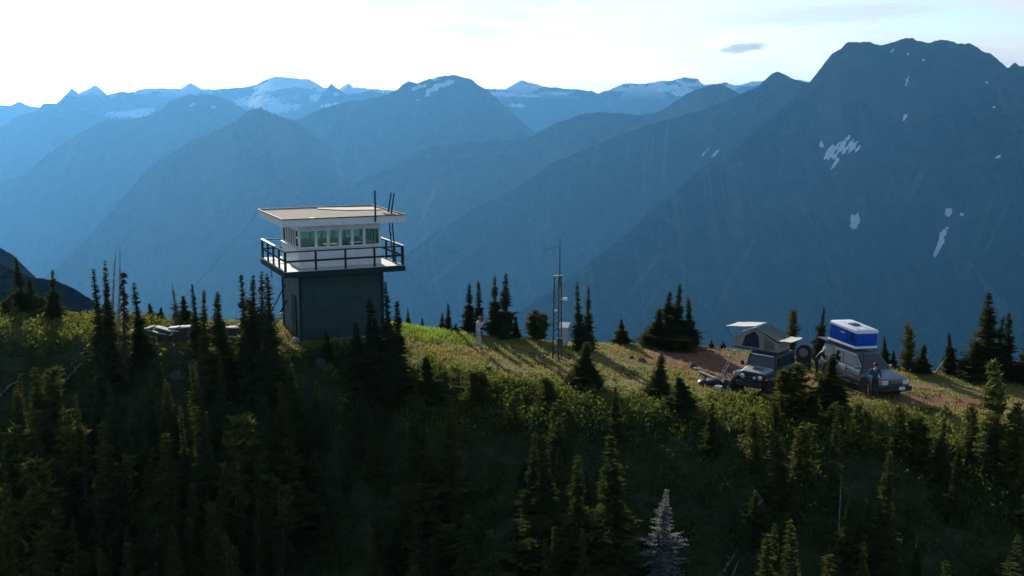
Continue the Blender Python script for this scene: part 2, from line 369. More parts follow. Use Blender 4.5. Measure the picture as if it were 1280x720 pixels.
# ------------------------------------------------------------------ far mountains
def mountain_mat(name, tree_z, snow_z, snow_amt, green=1.0, pale=0.0):  # pale: sun glare over the far ranges, put into the forest colour
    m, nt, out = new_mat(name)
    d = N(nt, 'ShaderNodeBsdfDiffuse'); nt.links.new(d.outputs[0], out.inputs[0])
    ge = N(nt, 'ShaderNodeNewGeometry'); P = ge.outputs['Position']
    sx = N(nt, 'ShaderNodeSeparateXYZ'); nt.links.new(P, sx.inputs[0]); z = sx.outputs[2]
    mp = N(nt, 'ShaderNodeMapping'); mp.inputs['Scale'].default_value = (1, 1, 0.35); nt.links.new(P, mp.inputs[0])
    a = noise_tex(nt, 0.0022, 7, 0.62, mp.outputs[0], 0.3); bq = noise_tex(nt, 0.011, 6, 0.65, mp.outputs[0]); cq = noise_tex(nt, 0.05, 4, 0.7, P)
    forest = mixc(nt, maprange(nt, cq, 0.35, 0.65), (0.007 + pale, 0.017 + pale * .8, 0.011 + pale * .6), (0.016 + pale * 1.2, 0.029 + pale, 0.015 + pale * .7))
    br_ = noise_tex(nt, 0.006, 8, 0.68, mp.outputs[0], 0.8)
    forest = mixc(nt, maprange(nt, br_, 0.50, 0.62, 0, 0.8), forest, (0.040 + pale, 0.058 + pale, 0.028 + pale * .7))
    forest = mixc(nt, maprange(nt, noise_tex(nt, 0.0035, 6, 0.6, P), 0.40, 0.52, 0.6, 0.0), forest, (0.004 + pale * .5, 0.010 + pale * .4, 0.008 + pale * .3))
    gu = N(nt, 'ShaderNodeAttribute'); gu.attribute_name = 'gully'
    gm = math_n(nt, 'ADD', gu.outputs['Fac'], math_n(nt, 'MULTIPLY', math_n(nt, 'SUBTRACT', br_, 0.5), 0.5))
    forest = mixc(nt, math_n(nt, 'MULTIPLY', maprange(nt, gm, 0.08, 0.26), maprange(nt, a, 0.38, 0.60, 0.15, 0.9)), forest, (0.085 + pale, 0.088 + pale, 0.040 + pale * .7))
    alp = mixc(nt, maprange(nt, bq, 0.35, 0.65), (0.028, 0.042, 0.020), (0.050, 0.050, 0.028))
    rock = mixc(nt, maprange(nt, bq, 0.35, 0.65), (0.022, 0.020, 0.022), (0.12, 0.098, 0.088))
    zz = math_n(nt, 'ADD', z, math_n(nt, 'MULTIPLY', math_n(nt, 'SUBTRACT', a, 0.5), 900.0))
    zz = math_n(nt, 'ADD', zz, math_n(nt, 'MULTIPLY', math_n(nt, 'SUBTRACT', bq, 0.5), 420.0))
    s = mixc(nt, maprange(nt, zz, tree_z - 60, tree_z + 60), forest, alp)
    ch = N(nt, 'ShaderNodeAttribute'); ch.attribute_name = 'chute'
    cm = math_n(nt, 'ADD', ch.outputs['Fac'], math_n(nt, 'MULTIPLY', math_n(nt, 'SUBTRACT', bq, 0.5), 1.2))
    s = mixc(nt, maprange(nt, cm, 0.50, 1.0, 0, 0.55 * green), s, (0.085, 0.10, 0.040))
    s = mixc(nt, maprange(nt, zz, tree_z + 160, tree_z + 300), s, rock)
    sk = N(nt, 'ShaderNodeAttribute'); sk.attribute_name = 'streak'
    s = mixc(nt, math_n(nt, 'MULTIPLY', maprange(nt, math_n(nt, 'ADD', sk.outputs['Fac'], math_n(nt, 'MULTIPLY', bq, 0.25)), 0.74, 0.92), maprange(nt, a, 0.35, 0.58, 0.0, 0.6)), s, (0.12, 0.085, 0.066))
    sn = N(nt, 'ShaderNodeAttribute'); sn.attribute_name = 'snow'
    mp3 = N(nt, 'ShaderNodeMapping'); mp3.inputs['Scale'].default_value = (1.6, .5, 0.4); mp3.inputs['Rotation'].default_value = (0, 0.5, 0); nt.links.new(P, mp3.inputs[0])
    q = math_n(nt, 'ADD', sn.outputs['Fac'], math_n(nt, 'ADD', math_n(nt, 'MULTIPLY', math_n(nt, 'SUBTRACT', cq, 0.5), 1.0), math_n(nt, 'MULTIPLY', math_n(nt, 'SUBTRACT', noise_tex(nt, 0.02, 3, 0.6, mp3.outputs[0]), 0.5), 2.2)))
    q = math_n(nt, 'MULTIPLY', q, maprange(nt, sn.outputs['Fac'], 0.02, 0.25))
    f1 = maprange(nt, q, 0.46, 0.54)
    if snow_amt > 0:
        mp2 = N(nt, 'ShaderNodeMapping'); mp2.inputs['Scale'].default_value = (1, 1, 2.2); mp2.inputs['Rotation'].default_value = (0, 0.25, 0); nt.links.new(P, mp2.inputs[0])
        e = noise_tex(nt, 0.0016, 8, 0.6, mp2.outputs[0], 0.6)
        ez = math_n(nt, 'ADD', e, math_n(nt, 'MULTIPLY', maprange(nt, z, snow_z, snow_z + 260), 0.13))
        f2 = math_n(nt, 'MULTIPLY', maprange(nt, ez, 0.66 - snow_amt, 0.69 - snow_amt), maprange(nt, z, snow_z - 120, snow_z + 60))
        f1 = math_n(nt, 'MAXIMUM', f1, f2)
    s = mixc(nt, f1, s, (0.80, 0.82, 0.85))
    nt.links.new(s, d.inputs[0])
    bn = N(nt, 'ShaderNodeBump'); bn.inputs['Strength'].default_value = 0.7; bn.inputs['Distance'].default_value = 60.0
    nt.links.new(math_n(nt, 'ADD', bq, math_n(nt, 'MULTIPLY', cq, 0.3)), bn.inputs['Height']); nt.links.new(bn.outputs[0], d.inputs['Normal'])
    return m

def to_px(X, Y, Z):
    dz = Z - CZ
    dep = Y * cp - dz * sp; up = Y * sp + dz * cp
    return 640 + F * X / dep, 360 - F * up / dep

def mountain(label, pts, mat, slope=0.7, back=0.6, rib=0.30, ribw=420, n=320, m=120, seed=0, jag=0.4, floor=-1480, yaw=None, patches=(), chutes=(), smooth=0.5, power=1.0):
    """pts: skyline points (photo x, y, distance in m). A full range: crest, ribbed front flank and back flank down to the valley."""
    P = np.array([at(*p) for p in pts])
    if P[0, 0] > P[-1, 0]: P = P[::-1]
    L = np.concatenate([[0], np.cumsum(np.hypot(np.diff(P[:, 0]), np.diff(P[:, 1])))])
    s = np.linspace(0, L[-1], n)
    C = np.stack([np.interp(s, L, P[:, i]) for i in range(3)], 1)
    dist = np.mean(P[:, 1])
    C[:, 2] += jag * dist / F * (1.6 * fbm(s / (dist * 0.010), s * 0 + seed, 4, seed) + 4.6 * (ridged(s / (dist * .0065), s * 0 + seed, 3, seed + 70) - .6))
    d = P[-1] - P[0]; nv = np.array([d[1], -d[0]]); nv = nv / np.hypot(*nv)
    if nv[1] > 0: nv = -nv
    if yaw is not None: nv = np.array([math.sin(yaw), -math.cos(yaw)])
    top = C[:, 2].max() - floor
    W = top / slope; Wb = top / back
    tv = np.linspace(0, 1, m) ** 1.5
    offs = np.concatenate([-(tv[1:] * Wb)[::-1], tv * W])
    Z = np.zeros((n, len(offs))); X = np.zeros_like(Z); Y = np.zeros_like(Z)
    ds = s[1] - s[0]; cz = C[:, 2]
    sms = [cz]
    for k in range(1, 9):      # crest line smoothed more and more down the flank
        wdt = int(max(1, (2 ** k) * 30 / ds)); wdt = min(wdt, n // 3)
        ker = np.hanning(2 * wdt + 3); ker /= ker.sum()
        pad = np.pad(cz, wdt + 1, mode='edge'); sms.append(np.convolve(pad, ker, 'valid')[:n])
    sms = np.array(sms)
    RGF = np.zeros((n, len(offs)))
    for j, o in enumerate(offs):
        a = abs(o); lv = min(7.99, max(0, math.log2(1 + a * smooth / 60)))
        i0 = int(lv); fr = lv - i0
        zc = sms[i0] * (1 - fr) + sms[i0 + 1] * fr
        zc = np.minimum(zc, cz + a * 0.3)
        drop = (slope if o > 0 else back) * a ** power * (W ** (1 - power))
        mean = 0.6 * a * fbm(s / 2200.0, s * 0 + a / 2600.0, 2, seed + 50)
        u = s + mean + (o * 0.12)
        rg = 0.8 * ridged(u / ribw, s * 0 + a / (ribw * 5.0), 4, seed + 3) + 0.35 * ridged(u / (ribw * .4) + 9, s * 0 + a / (ribw * 2.5), 3, seed + 5) - 0.63

        rg2 = ridged(u / (ribw * 3.1) + 5, s * 0 + a / (ribw * 9.0), 2, seed + 9) - 0.55
        RGF[:, j] = rg + .5 * rg2
        amp = rib * 2.1 * min(a, 1400) * (1 if o > 0 else 0.8)
        Z[:, j] = zc - drop + amp * (0.55 * rg + 0.9 * rg2) - amp * 0.20 + 0.02 * min(a, 600) * fbm(s / 60, s * 0 + a / 60, 3, seed + 21)
        X[:, j] = C[:, 0] + nv[0] * o; Y[:, j] = C[:, 1] + nv[1] * o
    Z = np.maximum(Z, floor)
    px, py = to_px(X, Y, Z)
    STK = np.zeros_like(Z)
    for j, o in enumerate(offs):
        a = abs(o); uu = s + o * 0.12 + 0.45 * a * fbm(s / 1300.0, s * 0 + a / 1100.0, 3, seed + 60)
        STK[:, j] = ridged(uu / (ribw * .55), s * 0 + a / (ribw * 6.0), 4, seed + 33) * .55 + .45 * ridged(uu / (ribw * .16), s * 0 + a / (ribw * 3.0), 3, seed + 35)
    front = (offs > 0)[None, :] & np.ones_like(Z, bool)
    snow = np.zeros_like(Z); chute = np.zeros_like(Z)
    for (cx, cy, rx, ry, tilt) in patches:
        dx = px - cx - (py - cy) * tilt; dy = py - cy
        snow = np.maximum(snow, np.where(front, np.clip(1.0 - 0.5 * ((dx / rx) ** 2 + (dy / ry) ** 2), 0, 1), 0))
    for (x0, y0, x1, y1, wd) in chutes:
        t = np.clip(((px - x0) * (x1 - x0) + (py - y0) * (y1 - y0)) / ((x1 - x0) ** 2 + (y1 - y0) ** 2), 0, 1)
        dd = np.hypot(px - x0 - t * (x1 - x0), py - y0 - t * (y1 - y0))
        chute = np.maximum(chute, np.where(front, np.clip(1.1 - dd / wd, 0, 1) * (0.55 + 0.45 * np.sin(t * math.pi)), 0))
    o = np_mesh('mountain', np.stack([X, Y, Z], -1).reshape(-1, 3), grid_faces(n, len(offs))[:, ::-1], mat, True, attr={'snow': snow, 'chute': chute, 'streak': STK, 'gully': np.clip(-RGF, 0, 1)})
    tag(o, label, 'mountain', kind='structure'); return o

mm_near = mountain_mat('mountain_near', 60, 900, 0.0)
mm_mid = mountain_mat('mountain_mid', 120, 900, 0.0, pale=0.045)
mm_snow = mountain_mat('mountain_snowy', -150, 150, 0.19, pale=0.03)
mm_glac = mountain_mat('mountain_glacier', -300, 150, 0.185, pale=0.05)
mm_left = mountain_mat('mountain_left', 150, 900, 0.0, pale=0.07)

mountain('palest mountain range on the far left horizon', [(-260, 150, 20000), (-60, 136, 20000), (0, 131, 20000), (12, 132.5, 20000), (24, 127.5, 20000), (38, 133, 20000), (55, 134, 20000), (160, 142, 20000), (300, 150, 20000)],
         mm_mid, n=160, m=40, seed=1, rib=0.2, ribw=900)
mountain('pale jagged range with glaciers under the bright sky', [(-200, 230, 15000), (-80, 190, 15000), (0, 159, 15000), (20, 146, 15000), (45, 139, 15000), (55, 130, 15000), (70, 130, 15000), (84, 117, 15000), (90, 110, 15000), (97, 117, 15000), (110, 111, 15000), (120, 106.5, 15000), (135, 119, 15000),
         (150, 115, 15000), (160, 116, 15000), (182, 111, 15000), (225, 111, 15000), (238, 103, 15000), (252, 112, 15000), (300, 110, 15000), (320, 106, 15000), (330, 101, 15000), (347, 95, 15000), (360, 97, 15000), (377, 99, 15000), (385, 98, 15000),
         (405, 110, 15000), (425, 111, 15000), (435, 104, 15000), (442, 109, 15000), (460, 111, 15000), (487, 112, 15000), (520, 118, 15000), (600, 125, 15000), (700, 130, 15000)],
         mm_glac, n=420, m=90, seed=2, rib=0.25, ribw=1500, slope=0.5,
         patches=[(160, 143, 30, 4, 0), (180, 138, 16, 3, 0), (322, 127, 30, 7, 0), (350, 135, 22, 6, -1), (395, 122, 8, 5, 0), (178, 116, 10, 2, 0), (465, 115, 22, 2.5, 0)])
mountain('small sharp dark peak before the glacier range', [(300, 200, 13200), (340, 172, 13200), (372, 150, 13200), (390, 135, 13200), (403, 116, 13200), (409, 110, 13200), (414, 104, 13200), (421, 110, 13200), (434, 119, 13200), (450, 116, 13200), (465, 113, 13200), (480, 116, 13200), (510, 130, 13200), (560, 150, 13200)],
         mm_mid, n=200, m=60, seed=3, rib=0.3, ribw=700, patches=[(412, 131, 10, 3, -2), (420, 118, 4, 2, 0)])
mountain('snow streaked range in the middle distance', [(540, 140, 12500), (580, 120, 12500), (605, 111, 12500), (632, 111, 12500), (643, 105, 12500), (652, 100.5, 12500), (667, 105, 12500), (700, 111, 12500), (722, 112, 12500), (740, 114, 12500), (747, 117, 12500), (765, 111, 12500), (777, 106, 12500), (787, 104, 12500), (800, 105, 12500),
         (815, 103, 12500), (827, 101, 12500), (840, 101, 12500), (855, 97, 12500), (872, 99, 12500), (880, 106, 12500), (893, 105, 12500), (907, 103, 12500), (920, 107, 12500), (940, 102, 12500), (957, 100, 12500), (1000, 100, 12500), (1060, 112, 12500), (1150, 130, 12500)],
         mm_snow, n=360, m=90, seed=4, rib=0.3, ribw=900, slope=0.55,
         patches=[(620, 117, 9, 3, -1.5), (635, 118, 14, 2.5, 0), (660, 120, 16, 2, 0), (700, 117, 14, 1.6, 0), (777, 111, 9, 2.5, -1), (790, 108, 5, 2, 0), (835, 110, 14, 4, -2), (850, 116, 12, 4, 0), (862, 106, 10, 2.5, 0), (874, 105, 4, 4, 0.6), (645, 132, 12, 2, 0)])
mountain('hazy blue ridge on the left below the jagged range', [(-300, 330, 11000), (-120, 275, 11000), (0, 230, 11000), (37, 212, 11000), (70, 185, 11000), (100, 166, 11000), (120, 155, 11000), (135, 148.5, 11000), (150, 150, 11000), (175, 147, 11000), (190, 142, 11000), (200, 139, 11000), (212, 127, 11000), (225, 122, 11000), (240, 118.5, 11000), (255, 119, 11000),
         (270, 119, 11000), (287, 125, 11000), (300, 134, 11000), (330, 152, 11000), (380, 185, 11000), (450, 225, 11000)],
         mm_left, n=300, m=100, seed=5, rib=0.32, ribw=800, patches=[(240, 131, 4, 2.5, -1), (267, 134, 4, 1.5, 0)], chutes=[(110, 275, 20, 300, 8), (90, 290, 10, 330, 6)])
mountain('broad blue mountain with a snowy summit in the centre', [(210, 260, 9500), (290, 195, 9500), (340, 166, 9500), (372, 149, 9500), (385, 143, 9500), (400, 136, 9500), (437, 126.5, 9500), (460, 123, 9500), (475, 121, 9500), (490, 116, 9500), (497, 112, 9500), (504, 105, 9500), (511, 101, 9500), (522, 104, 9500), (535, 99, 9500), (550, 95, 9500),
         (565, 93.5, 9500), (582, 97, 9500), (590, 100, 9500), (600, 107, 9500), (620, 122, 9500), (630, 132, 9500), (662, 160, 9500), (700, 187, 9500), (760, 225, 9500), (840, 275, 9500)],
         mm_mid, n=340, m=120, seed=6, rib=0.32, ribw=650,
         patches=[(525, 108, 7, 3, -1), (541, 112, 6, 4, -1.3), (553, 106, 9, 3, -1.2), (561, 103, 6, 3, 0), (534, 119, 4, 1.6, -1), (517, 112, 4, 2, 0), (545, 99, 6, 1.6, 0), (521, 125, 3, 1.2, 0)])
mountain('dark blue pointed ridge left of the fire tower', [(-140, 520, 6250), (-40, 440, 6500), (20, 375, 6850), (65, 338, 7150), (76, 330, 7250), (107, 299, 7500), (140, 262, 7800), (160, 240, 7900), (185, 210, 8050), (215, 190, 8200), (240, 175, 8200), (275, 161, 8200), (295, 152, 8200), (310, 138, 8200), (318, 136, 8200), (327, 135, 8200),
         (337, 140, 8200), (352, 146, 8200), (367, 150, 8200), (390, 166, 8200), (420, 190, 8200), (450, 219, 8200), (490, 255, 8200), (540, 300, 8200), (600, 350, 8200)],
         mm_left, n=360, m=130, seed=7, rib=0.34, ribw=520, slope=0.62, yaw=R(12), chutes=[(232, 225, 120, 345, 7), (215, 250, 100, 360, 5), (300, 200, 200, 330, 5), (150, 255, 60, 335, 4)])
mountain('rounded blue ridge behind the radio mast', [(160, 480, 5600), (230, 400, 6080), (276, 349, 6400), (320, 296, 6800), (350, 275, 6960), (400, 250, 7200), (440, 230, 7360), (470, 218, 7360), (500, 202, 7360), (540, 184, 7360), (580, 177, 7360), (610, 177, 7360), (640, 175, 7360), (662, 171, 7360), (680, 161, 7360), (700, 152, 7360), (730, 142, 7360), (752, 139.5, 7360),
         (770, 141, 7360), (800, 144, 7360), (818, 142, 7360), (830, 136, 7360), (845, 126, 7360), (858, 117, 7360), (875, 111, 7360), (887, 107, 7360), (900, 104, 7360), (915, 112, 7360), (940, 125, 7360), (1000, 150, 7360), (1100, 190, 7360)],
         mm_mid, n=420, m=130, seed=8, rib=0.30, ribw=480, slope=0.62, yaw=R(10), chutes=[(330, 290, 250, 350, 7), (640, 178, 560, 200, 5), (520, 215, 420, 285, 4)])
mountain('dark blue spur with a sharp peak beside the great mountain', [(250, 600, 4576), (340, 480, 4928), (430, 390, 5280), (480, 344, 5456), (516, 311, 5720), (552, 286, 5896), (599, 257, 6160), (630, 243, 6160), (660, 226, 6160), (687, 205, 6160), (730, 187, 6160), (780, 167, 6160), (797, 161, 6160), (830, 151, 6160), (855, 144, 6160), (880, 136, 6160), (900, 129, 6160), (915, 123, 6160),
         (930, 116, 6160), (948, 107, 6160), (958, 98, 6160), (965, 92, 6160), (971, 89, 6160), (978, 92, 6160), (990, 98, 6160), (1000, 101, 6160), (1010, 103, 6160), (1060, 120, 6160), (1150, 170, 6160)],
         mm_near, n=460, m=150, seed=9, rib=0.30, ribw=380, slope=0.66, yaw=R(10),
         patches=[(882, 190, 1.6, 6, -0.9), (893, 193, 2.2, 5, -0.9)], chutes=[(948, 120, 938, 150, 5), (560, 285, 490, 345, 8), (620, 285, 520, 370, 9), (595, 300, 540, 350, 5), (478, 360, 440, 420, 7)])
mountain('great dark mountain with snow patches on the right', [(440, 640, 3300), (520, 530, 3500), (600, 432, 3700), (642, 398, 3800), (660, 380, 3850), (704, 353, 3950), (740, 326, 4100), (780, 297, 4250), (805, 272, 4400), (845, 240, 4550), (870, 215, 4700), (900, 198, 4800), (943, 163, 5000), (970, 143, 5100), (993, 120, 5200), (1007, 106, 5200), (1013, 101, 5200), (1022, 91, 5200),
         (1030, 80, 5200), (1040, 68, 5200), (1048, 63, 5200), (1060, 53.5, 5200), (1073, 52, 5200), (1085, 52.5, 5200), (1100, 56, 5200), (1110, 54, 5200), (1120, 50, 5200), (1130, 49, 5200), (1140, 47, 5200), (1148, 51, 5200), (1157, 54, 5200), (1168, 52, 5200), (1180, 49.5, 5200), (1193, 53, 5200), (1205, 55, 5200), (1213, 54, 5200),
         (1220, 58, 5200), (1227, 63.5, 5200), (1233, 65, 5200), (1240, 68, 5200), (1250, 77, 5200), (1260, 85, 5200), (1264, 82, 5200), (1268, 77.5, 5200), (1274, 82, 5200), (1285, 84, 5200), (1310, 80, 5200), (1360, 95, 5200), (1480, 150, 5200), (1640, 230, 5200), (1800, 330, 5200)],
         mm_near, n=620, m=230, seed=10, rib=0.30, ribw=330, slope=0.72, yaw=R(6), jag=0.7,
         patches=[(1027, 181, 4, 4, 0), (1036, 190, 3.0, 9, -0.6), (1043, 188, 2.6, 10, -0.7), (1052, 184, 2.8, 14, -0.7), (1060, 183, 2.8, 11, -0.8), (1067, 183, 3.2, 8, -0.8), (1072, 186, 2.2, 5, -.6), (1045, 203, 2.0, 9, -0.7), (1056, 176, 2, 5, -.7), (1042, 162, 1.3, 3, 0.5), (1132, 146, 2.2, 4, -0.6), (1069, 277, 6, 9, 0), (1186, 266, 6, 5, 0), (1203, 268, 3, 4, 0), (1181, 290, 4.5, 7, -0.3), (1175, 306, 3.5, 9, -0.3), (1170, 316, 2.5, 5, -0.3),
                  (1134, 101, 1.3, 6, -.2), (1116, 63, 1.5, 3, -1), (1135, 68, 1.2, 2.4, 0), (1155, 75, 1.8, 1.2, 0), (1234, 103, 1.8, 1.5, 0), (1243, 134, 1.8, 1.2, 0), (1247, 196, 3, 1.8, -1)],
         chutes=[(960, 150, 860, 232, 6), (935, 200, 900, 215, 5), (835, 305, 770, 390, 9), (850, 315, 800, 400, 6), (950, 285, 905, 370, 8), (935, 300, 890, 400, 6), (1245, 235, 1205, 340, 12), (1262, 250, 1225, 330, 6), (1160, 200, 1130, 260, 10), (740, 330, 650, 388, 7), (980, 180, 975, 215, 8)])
mh1 = mountain_mat('hill_far', 400, 900, 0.0); mh2 = mountain_mat('hill_near', -20, 900, 0.0)
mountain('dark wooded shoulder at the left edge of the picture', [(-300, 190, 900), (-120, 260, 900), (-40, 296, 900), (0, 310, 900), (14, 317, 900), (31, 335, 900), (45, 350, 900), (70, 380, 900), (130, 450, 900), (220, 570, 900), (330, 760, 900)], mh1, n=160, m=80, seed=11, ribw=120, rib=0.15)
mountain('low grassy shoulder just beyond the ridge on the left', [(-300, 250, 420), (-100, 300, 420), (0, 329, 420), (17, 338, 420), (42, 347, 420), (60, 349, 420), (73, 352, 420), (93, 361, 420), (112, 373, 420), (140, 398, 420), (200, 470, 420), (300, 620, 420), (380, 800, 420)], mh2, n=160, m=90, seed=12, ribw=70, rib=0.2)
# valley floor to the horizon
m_val, nt, out = new_mat('valley_forest')
d = N(nt, 'ShaderNodeBsdfDiffuse'); nt.links.new(d.outputs[0], out.inputs[0]); ge = N(nt, 'ShaderNodeNewGeometry')
s = mixc(nt, maprange(nt, noise_tex(nt, 0.0012, 6, 0.6, ge.outputs['Position']), 0.45, 0.6), (0.024, 0.036, 0.017), (0.08, 0.09, 0.04)); nt.links.new(s, d.inputs[0])
v = np.linspace(-25500, 25500, 90); VX, VY = np.meshgrid(v, v, indexing='ij')
VZ = -1440 + 12 * fbm(VX / 900, VY / 900, 3, 77)
vf = np_mesh('valley_floor', np.stack([VX, VY, VZ], -1).reshape(-1, 3), grid_faces(90, 90)[:, ::-1], m_val, True)
tag(vf, 'wooded valley floor far below the ridge', 'valley', kind='structure')
# ------------------------------------------------------------------ trees
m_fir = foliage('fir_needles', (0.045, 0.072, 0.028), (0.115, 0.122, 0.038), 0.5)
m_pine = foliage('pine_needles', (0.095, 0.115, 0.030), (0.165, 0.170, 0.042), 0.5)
m_gfir = foliage('fir_needles_painted_sunlit', (0.070, 0.094, 0.028), (0.145, 0.150, 0.040), 0.5)  # lighter copy of the fir needles, sunshine put into the colour
m_grey = foliage('bare_grey_needles', (0.16, 0.17, 0.16), (0.22, 0.22, 0.20), 0.15)
m_brown = foliage('dead_brown_needles', (0.060, 0.040, 0.032), (0.10, 0.075, 0.055), 0.2)
m_bark = paint('bark', (0.085, 0.065, 0.050), 0.9, var=0.5, scale=6, bump=0.5)
m_dead = paint('bleached_wood', (0.30, 0.27, 0.24), 0.85, var=0.45, scale=5, bump=0.4)

class Tris:
    def __init__(s): s.a = []
    def add(s, p, q, r): s.a.append((p, q, r))
    def build(s, name, mat, parent=None):
        V = np.array(s.a, float).reshape(-1, 3); return np_mesh(name, V, np.arange(len(V)).reshape(-1, 3), mat, False, parent)

def spray(T, base, d, L, wid, r, up=Vector((0, 0, 1)), dens=0.085, tuft=1.0):
    """one bough: a narrow blade with short side twigs of needles"""
    side = d.cross(up)
    if side.length < 1e-3: side = Vector((1, 0, 0))
    side.normalize(); n = max(2, int(L / dens)); prev = base
    for i in range(n):
        t = (i + 0.35) / n
        sag = Vector((0, 0, -0.35 * L * (t * (1 - 0.55 * t))))
        p = base + d * (L * t) + sag
        tl = (0.42 * (1 - t) * wid + 0.07) * r.uniform(0.6, 1.35) * tuft
        for sgn in (-1, 1):
            a = (d * r.uniform(0.35, 0.9) + side * sgn * r.uniform(0.6, 1.1) + up * r.uniform(-0.55, 0.25)).normalized()
            w_ = tl * r.uniform(0.22, 0.42) + 0.018
            e = a.cross(Vector((r.uniform(-.5, .5), r.uniform(-.5, .5), 1))).normalized() * w_
            T.add(p - e, p + e, p + a * tl)
    tip = base + d * L + Vector((0, 0, -0.16 * L)); e = side * 0.035
    T.add(base - e, base + e, tip)

def make_tree(name, kind, H=5.0, Rm=0.75, seed=0):
    """tapered trunk, whorls of drooping boughs; returns the Empty with children trunk and crown"""
    r = random.Random(seed); root = empty(name)
    lean = (r.uniform(-.05, .05), r.uniform(-.05, .05)); ph = r.uniform(0, 6)
    def ax(t): return Vector((lean[0] * H * t * t + 0.03 * math.sin(5 * t + ph), lean[1] * H * t * t + 0.03 * math.cos(4 * t + ph), H * t))
    tr = MB(); k = 9; base_r = 0.022 * H if kind != 'pine' else 0.028 * H
    pts = [ax(i / k * 0.98) for i in range(k + 1)]; pts[0] = pts[0] - Vector((0, 0, 0.6))
    tr.path(pts, [base_r * (1 - i / k) ** 0.9 + 0.008 for i in range(k + 1)], 7)
    T = Tris(); U = Vector((0, 0, 1))
    if kind in ('fir', 'gfir', 'spire', 'grey', 'bush'):
        z = 0.03 * H if kind != 'grey' else 0.06 * H
        gaps = [r.uniform(0.1, 0.9) for _ in range(2)]
        while z < H * 0.985:
            t = z / H
            if kind == 'spire': prof = (1 - t) ** 1.0 * (0.65 + 0.35 * math.sin(min(1, t * 5) * 1.57))
            elif kind == 'bush': prof = (1 - t ** 1.6) ** 0.8 * (0.8 + 0.2 * math.sin(t * 9 + ph))
            else: prof = (1 - t) ** 1.15 * (0.75 + 0.25 * min(1, t * 8)) * (1.0 + 0.22 * math.sin(t * 23 + ph))
            for g_ in gaps:
                if abs(t - g_) < 0.035: prof *= 0.45
            nb = r.randint(5, 8); a0 = r.uniform(0, 6.28)
            for q in range(nb):
                if r.random() < 0.10: continue
                a = a0 + q * 6.283 / nb + r.uniform(-.35, .35)
                L = Rm * prof * r.uniform(0.45, 1.25) * (1 + 0.22 * math.sin(a * 2 + ph + z * 1.3)) + 0.09 * min(1, (1.02 - t) * 8)
                el = -0.15 + 0.75 * t + r.uniform(-.18, .18)
                if kind == 'bush': el += 0.35
                d = Vector((math.cos(a) * math.cos(el), math.sin(a) * math.cos(el), math.sin(el)))
                spray(T, ax(t) + Vector((0, 0, r.uniform(-.04, .04))), d, L, min(0.8, Rm), r, dens=0.085 if kind != 'grey' else 0.10, tuft=(1.0 if kind != 'grey' else 0.8) * (0.35 + 0.75 * min(1, prof * 1.6)))
            z += r.uniform(0.085, 0.14) * (1.0 if kind != 'grey' else 1.3)
    elif kind == 'pine':       # rounder, several leaders, tufts at the ends of raised limbs
        for lead in range(r.randint(2, 4)):
            ox, oy = r.uniform(-.35, .35) * Rm, r.uniform(-.35, .35) * Rm; hh = H * r.uniform(0.72, 1.0) if lead else H
            z = 0.10 * H
            while z < hh:
                t = z / hh
                prof = (1 - t ** 1.9) ** 0.75 * (0.55 + 0.45 * min(1, t * 3.5))
                o = Vector((ox * min(1, t * 2), oy * min(1, t * 2), 0)) + ax(t * hh / H)
                for q in range(r.randint(3, 6)):
                    a = r.uniform(0, 6.283); L = Rm * prof * r.uniform(0.4, 1.1) * (0.8 + 0.3 * math.sin(a * 3 + z * 2.2 + ph)) + 0.05
                    el = r.uniform(-.05, .5) + 0.5 * t
                    d = Vector((math.cos(a) * math.cos(el), math.sin(a) * math.cos(el), math.sin(el)))
                    spray(T, o, d, L, 0.5, r, dens=0.10, tuft=1.15)
                    if r.random() < .6:
                        tip = o + d * L * 0.85
                        for _ in range(5):
                            v_ = Vector((r.uniform(-1, 1), r.uniform(-1, 1), r.uniform(-.3, 1.2))).normalized(); e = v_.orthogonal().normalized() * 0.045
                            T.add(tip - e, tip + e, tip + v_ * r.uniform(.12, .24))
                z += r.uniform(0.13, 0.2)
    elif kind in ('snag', 'brown'):
        z = 0.15 * H
        while z < H * 0.97:
            t = z / H
            for q in range(r.randint(1, 4)):
                a = r.uniform(0, 6.28); L = Rm * (1 - t) ** 0.5 * r.uniform(0.3, 1.0)
                if kind == 'brown': L *= 1.2
                d = Vector((math.cos(a), math.sin(a), r.uniform(-.7, .25))).normalized()
                p0 = ax(t); p1 = p0 + d * L * 0.6; p2 = p0 + d * L + Vector((0, 0, -L * 0.35))
                tr.tube(p0, p1, 0.014, 0.010, 4, False); tr.tube(p1, p2, 0.010, 0.005, 4, False)
                if kind == 'brown' and r.random() < 0.85: spray(T, p0 + d * L * .2, (d + Vector((0, 0, -.5))).normalized(), L * 0.9, 0.5, r, dens=0.12, tuft=0.9)
            z += r.uniform(0.08, 0.16)
    mt = m_dead if kind in ('snag', 'grey') else m_bark
    tr.build('trunk', mt, root, smooth=True)
    if T.a: T.build('crown', {'fir': m_fir, 'spire': m_fir, 'bush': m_fir, 'pine': m_pine, 'gfir': m_gfir, 'grey': m_grey, 'brown': m_brown}[kind], root)
    return root

